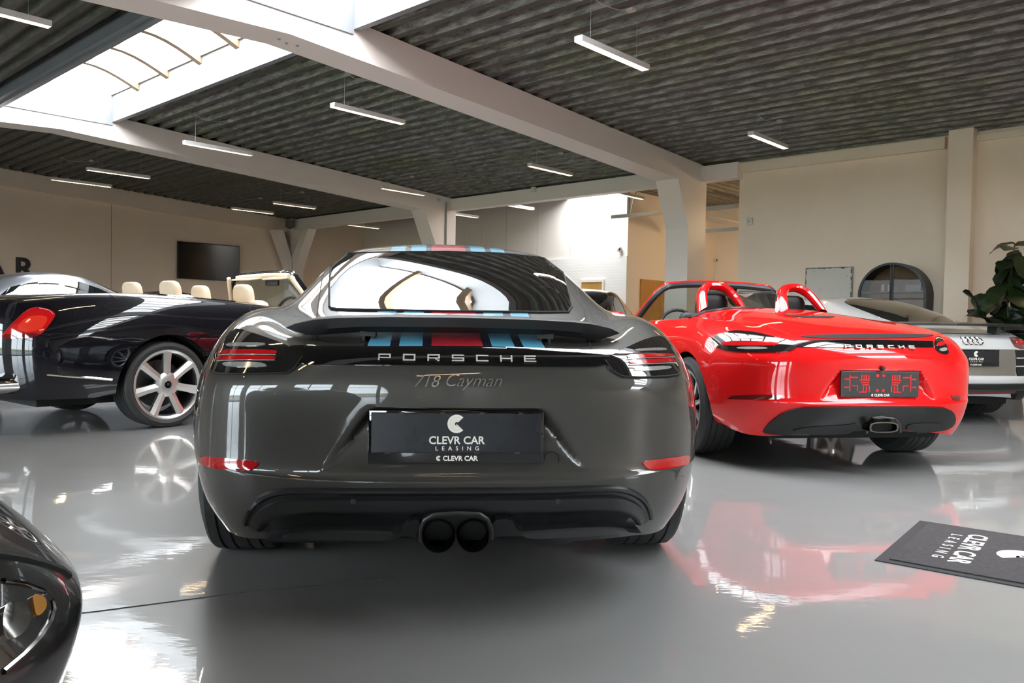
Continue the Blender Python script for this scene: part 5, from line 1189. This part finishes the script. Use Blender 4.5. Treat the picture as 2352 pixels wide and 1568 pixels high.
# ------------------------------------------------------------------ sectional door rails and raised door panels in the room behind
gd = empty('garage_door_gear', rp(9.8, 15.9, 3.35)); tag(gd, 'galvanised overhead door rail with hanger behind the near column', 'door rail')
og = rp(9.8, 15.9, 3.35)
def GT_(a, b, z): p = rp(a, b, z); return (p[0]-og[0], p[1]-og[1], p[2]-og[2])
MB().box(7.6, 11.3, 15.68, 15.74, 3.36, 3.44, T=GT_).build('rail', M_steel, gd)
MB().box(7.6, 11.0, 19.0, 19.06, 3.30, 3.38, T=GT_).build('rail', M_steel, gd)
MB().box(10.80, 10.86, 15.70, 15.74, 3.42, 4.28, T=GT_).build('hanger', M_steel, gd)
MB().tube([GT_(10.78, 15.72, 3.46), GT_(10.55, 15.72, 4.2)], .018, 6).build('brace', M_steel, gd)
MB().tube([GT_(7.8, 15.8, 3.50), GT_(7.8, 19.0, 3.50)], .025, 8).build('shaft', M_steel, gd)
for k in range(4):
    MB().bbox(7.7+k*.52, 8.19+k*.52, 15.85, 18.95, 3.37, 3.41, .01, T=GT_).build('door_panel', mat('door_panel_white', (.72, .66, .55), .5), gd)
ty = MB().lathe([(.20, -.09), (.30, -.10), (.345, -.07), (.345, .07), (.30, .10), (.20, .09), (.20, -.09)], 32, 'y').build('spare_tyre', M_tyre, None, True); ty.location = rp(11.05, 21.75, 1.75); ty.rotation_euler.z = math.atan2(RB[1], RB[0])-math.pi/2
tag(ty, 'dark tyre on the back wall peeking beside the right wall edge', 'tyre')

# ------------------------------------------------------------------ fiddle-leaf plant
pl_ = empty('potted_fig', rp(2.62, 13.45, 0)); tag(pl_, 'tall dark green fiddle-leaf fig at the right edge behind the pale coupe', 'plant')
MB().lathe([(.001, 0), (.17, 0), (.20, .04), (.24, .38), (.25, .40), (.225, .40), (.215, .34), (.001, .34)], 28, 'z').build('pot', mat('pot_grey', (.10, .10, .10), .5), pl_, True)
M_leaf = mat('fig_leaf', (.012, .026, .007), .38, noise=.35, nscale=9); M_bark = mat('fig_bark', (.10, .07, .045), .8)
random.seed(11)
def leaf_mesh():
    L = 1.0; rows = [(0, .02), (.10, .16), (.24, .27), (.40, .29), (.58, .38), (.76, .40), (.92, .27), (1.0, .04)]; V = []; F = []
    for t, w_ in rows:
        z = .10*math.sin(t*2.2)-.30*t*t
        V += [(-w_, t, z+.10*w_+.02*math.sin(9*t)), (0, t, z-.02), (w_, t, z+.10*w_+.02*math.cos(9*t))]
    for i in range(len(rows)-1): F += [(3*i, 3*i+1, 3*i+4, 3*i+3), (3*i+1, 3*i+2, 3*i+5, 3*i+4)]
    return V, F
LV, LF = leaf_mesh(); leaf_me = None
stems = [[(0, 0, .34), (.03, .02, .8), (-.02, .0, 1.3), (.06, .05, 1.75), (.10, .06, 2.15)], [(0, 0, .34), (-.10, .06, .75), (-.28, .05, 1.05), (-.42, .02, 1.15)], [(0, 0, .34), (.12, -.05, .8), (.30, -.1, 1.3), (.34, -.1, 1.7)]]
for st in stems: MB().tube(st, [.022, .018, .015, .012, .008][:len(st)], 8).build('stem', M_bark, pl_, True)
def leaf(pos, ang, pitch, size, roll):
    global leaf_me
    if leaf_me is None:
        o = mk('leaf', LV, LF, M_leaf, pl_, True); leaf_me = o.data
    else:
        o = bpy.data.objects.new('leaf', leaf_me); COL.objects.link(o); o.parent = pl_
    o.location = pos; o.rotation_euler = (pitch, roll, ang); o.scale = (size*.95, size, size)
for st, n, lo, hi in ((stems[0], 30, -1.35, -.25), (stems[1], 12, .2, 1.1), (stems[2], 22, -1.3, -.2)):
    for k in range(n):
        t = .35+.65*k/(n-1); f_ = t*(len(st)-1); i = min(int(f_), len(st)-2); q = f_-i
        p = [st[i][d]*(1-q)+st[i+1][d]*q for d in range(3)]
        leaf(p, k*2.4+random.uniform(-.4, .4), random.uniform(lo, hi)+(.5 if k > n-4 else 0), random.uniform(.30, .42), random.uniform(-.5, .5))

wl_ = MB().tube([rp(7.42, 14.28, 3.98), rp(7.44, 14.22, 3.90), rp(7.45, 14.20, 3.78), rp(7.43, 14.22, 3.70), rp(7.40, 14.28, 3.80), rp(7.38, 14.28, 3.95)], .008, 6).build('cable_loop', M_black, None, True); tag(wl_, 'dark cable loop hanging at the top corner of the right wall', 'cable')
for k_, (b_, z_) in enumerate(((5.0, 3.99), (5.12, 3.985), (5.24, 3.99))):
    bl = MB().lathe([(.001, -.012), (.018, -.012), (.02, 0)], 6, 'z', rp(8.3+.04*(k_ % 2), b_, zdeck(b_)-.442)).build('bolt', M_wire); bl.parent = bpy.data.objects['trim_1']
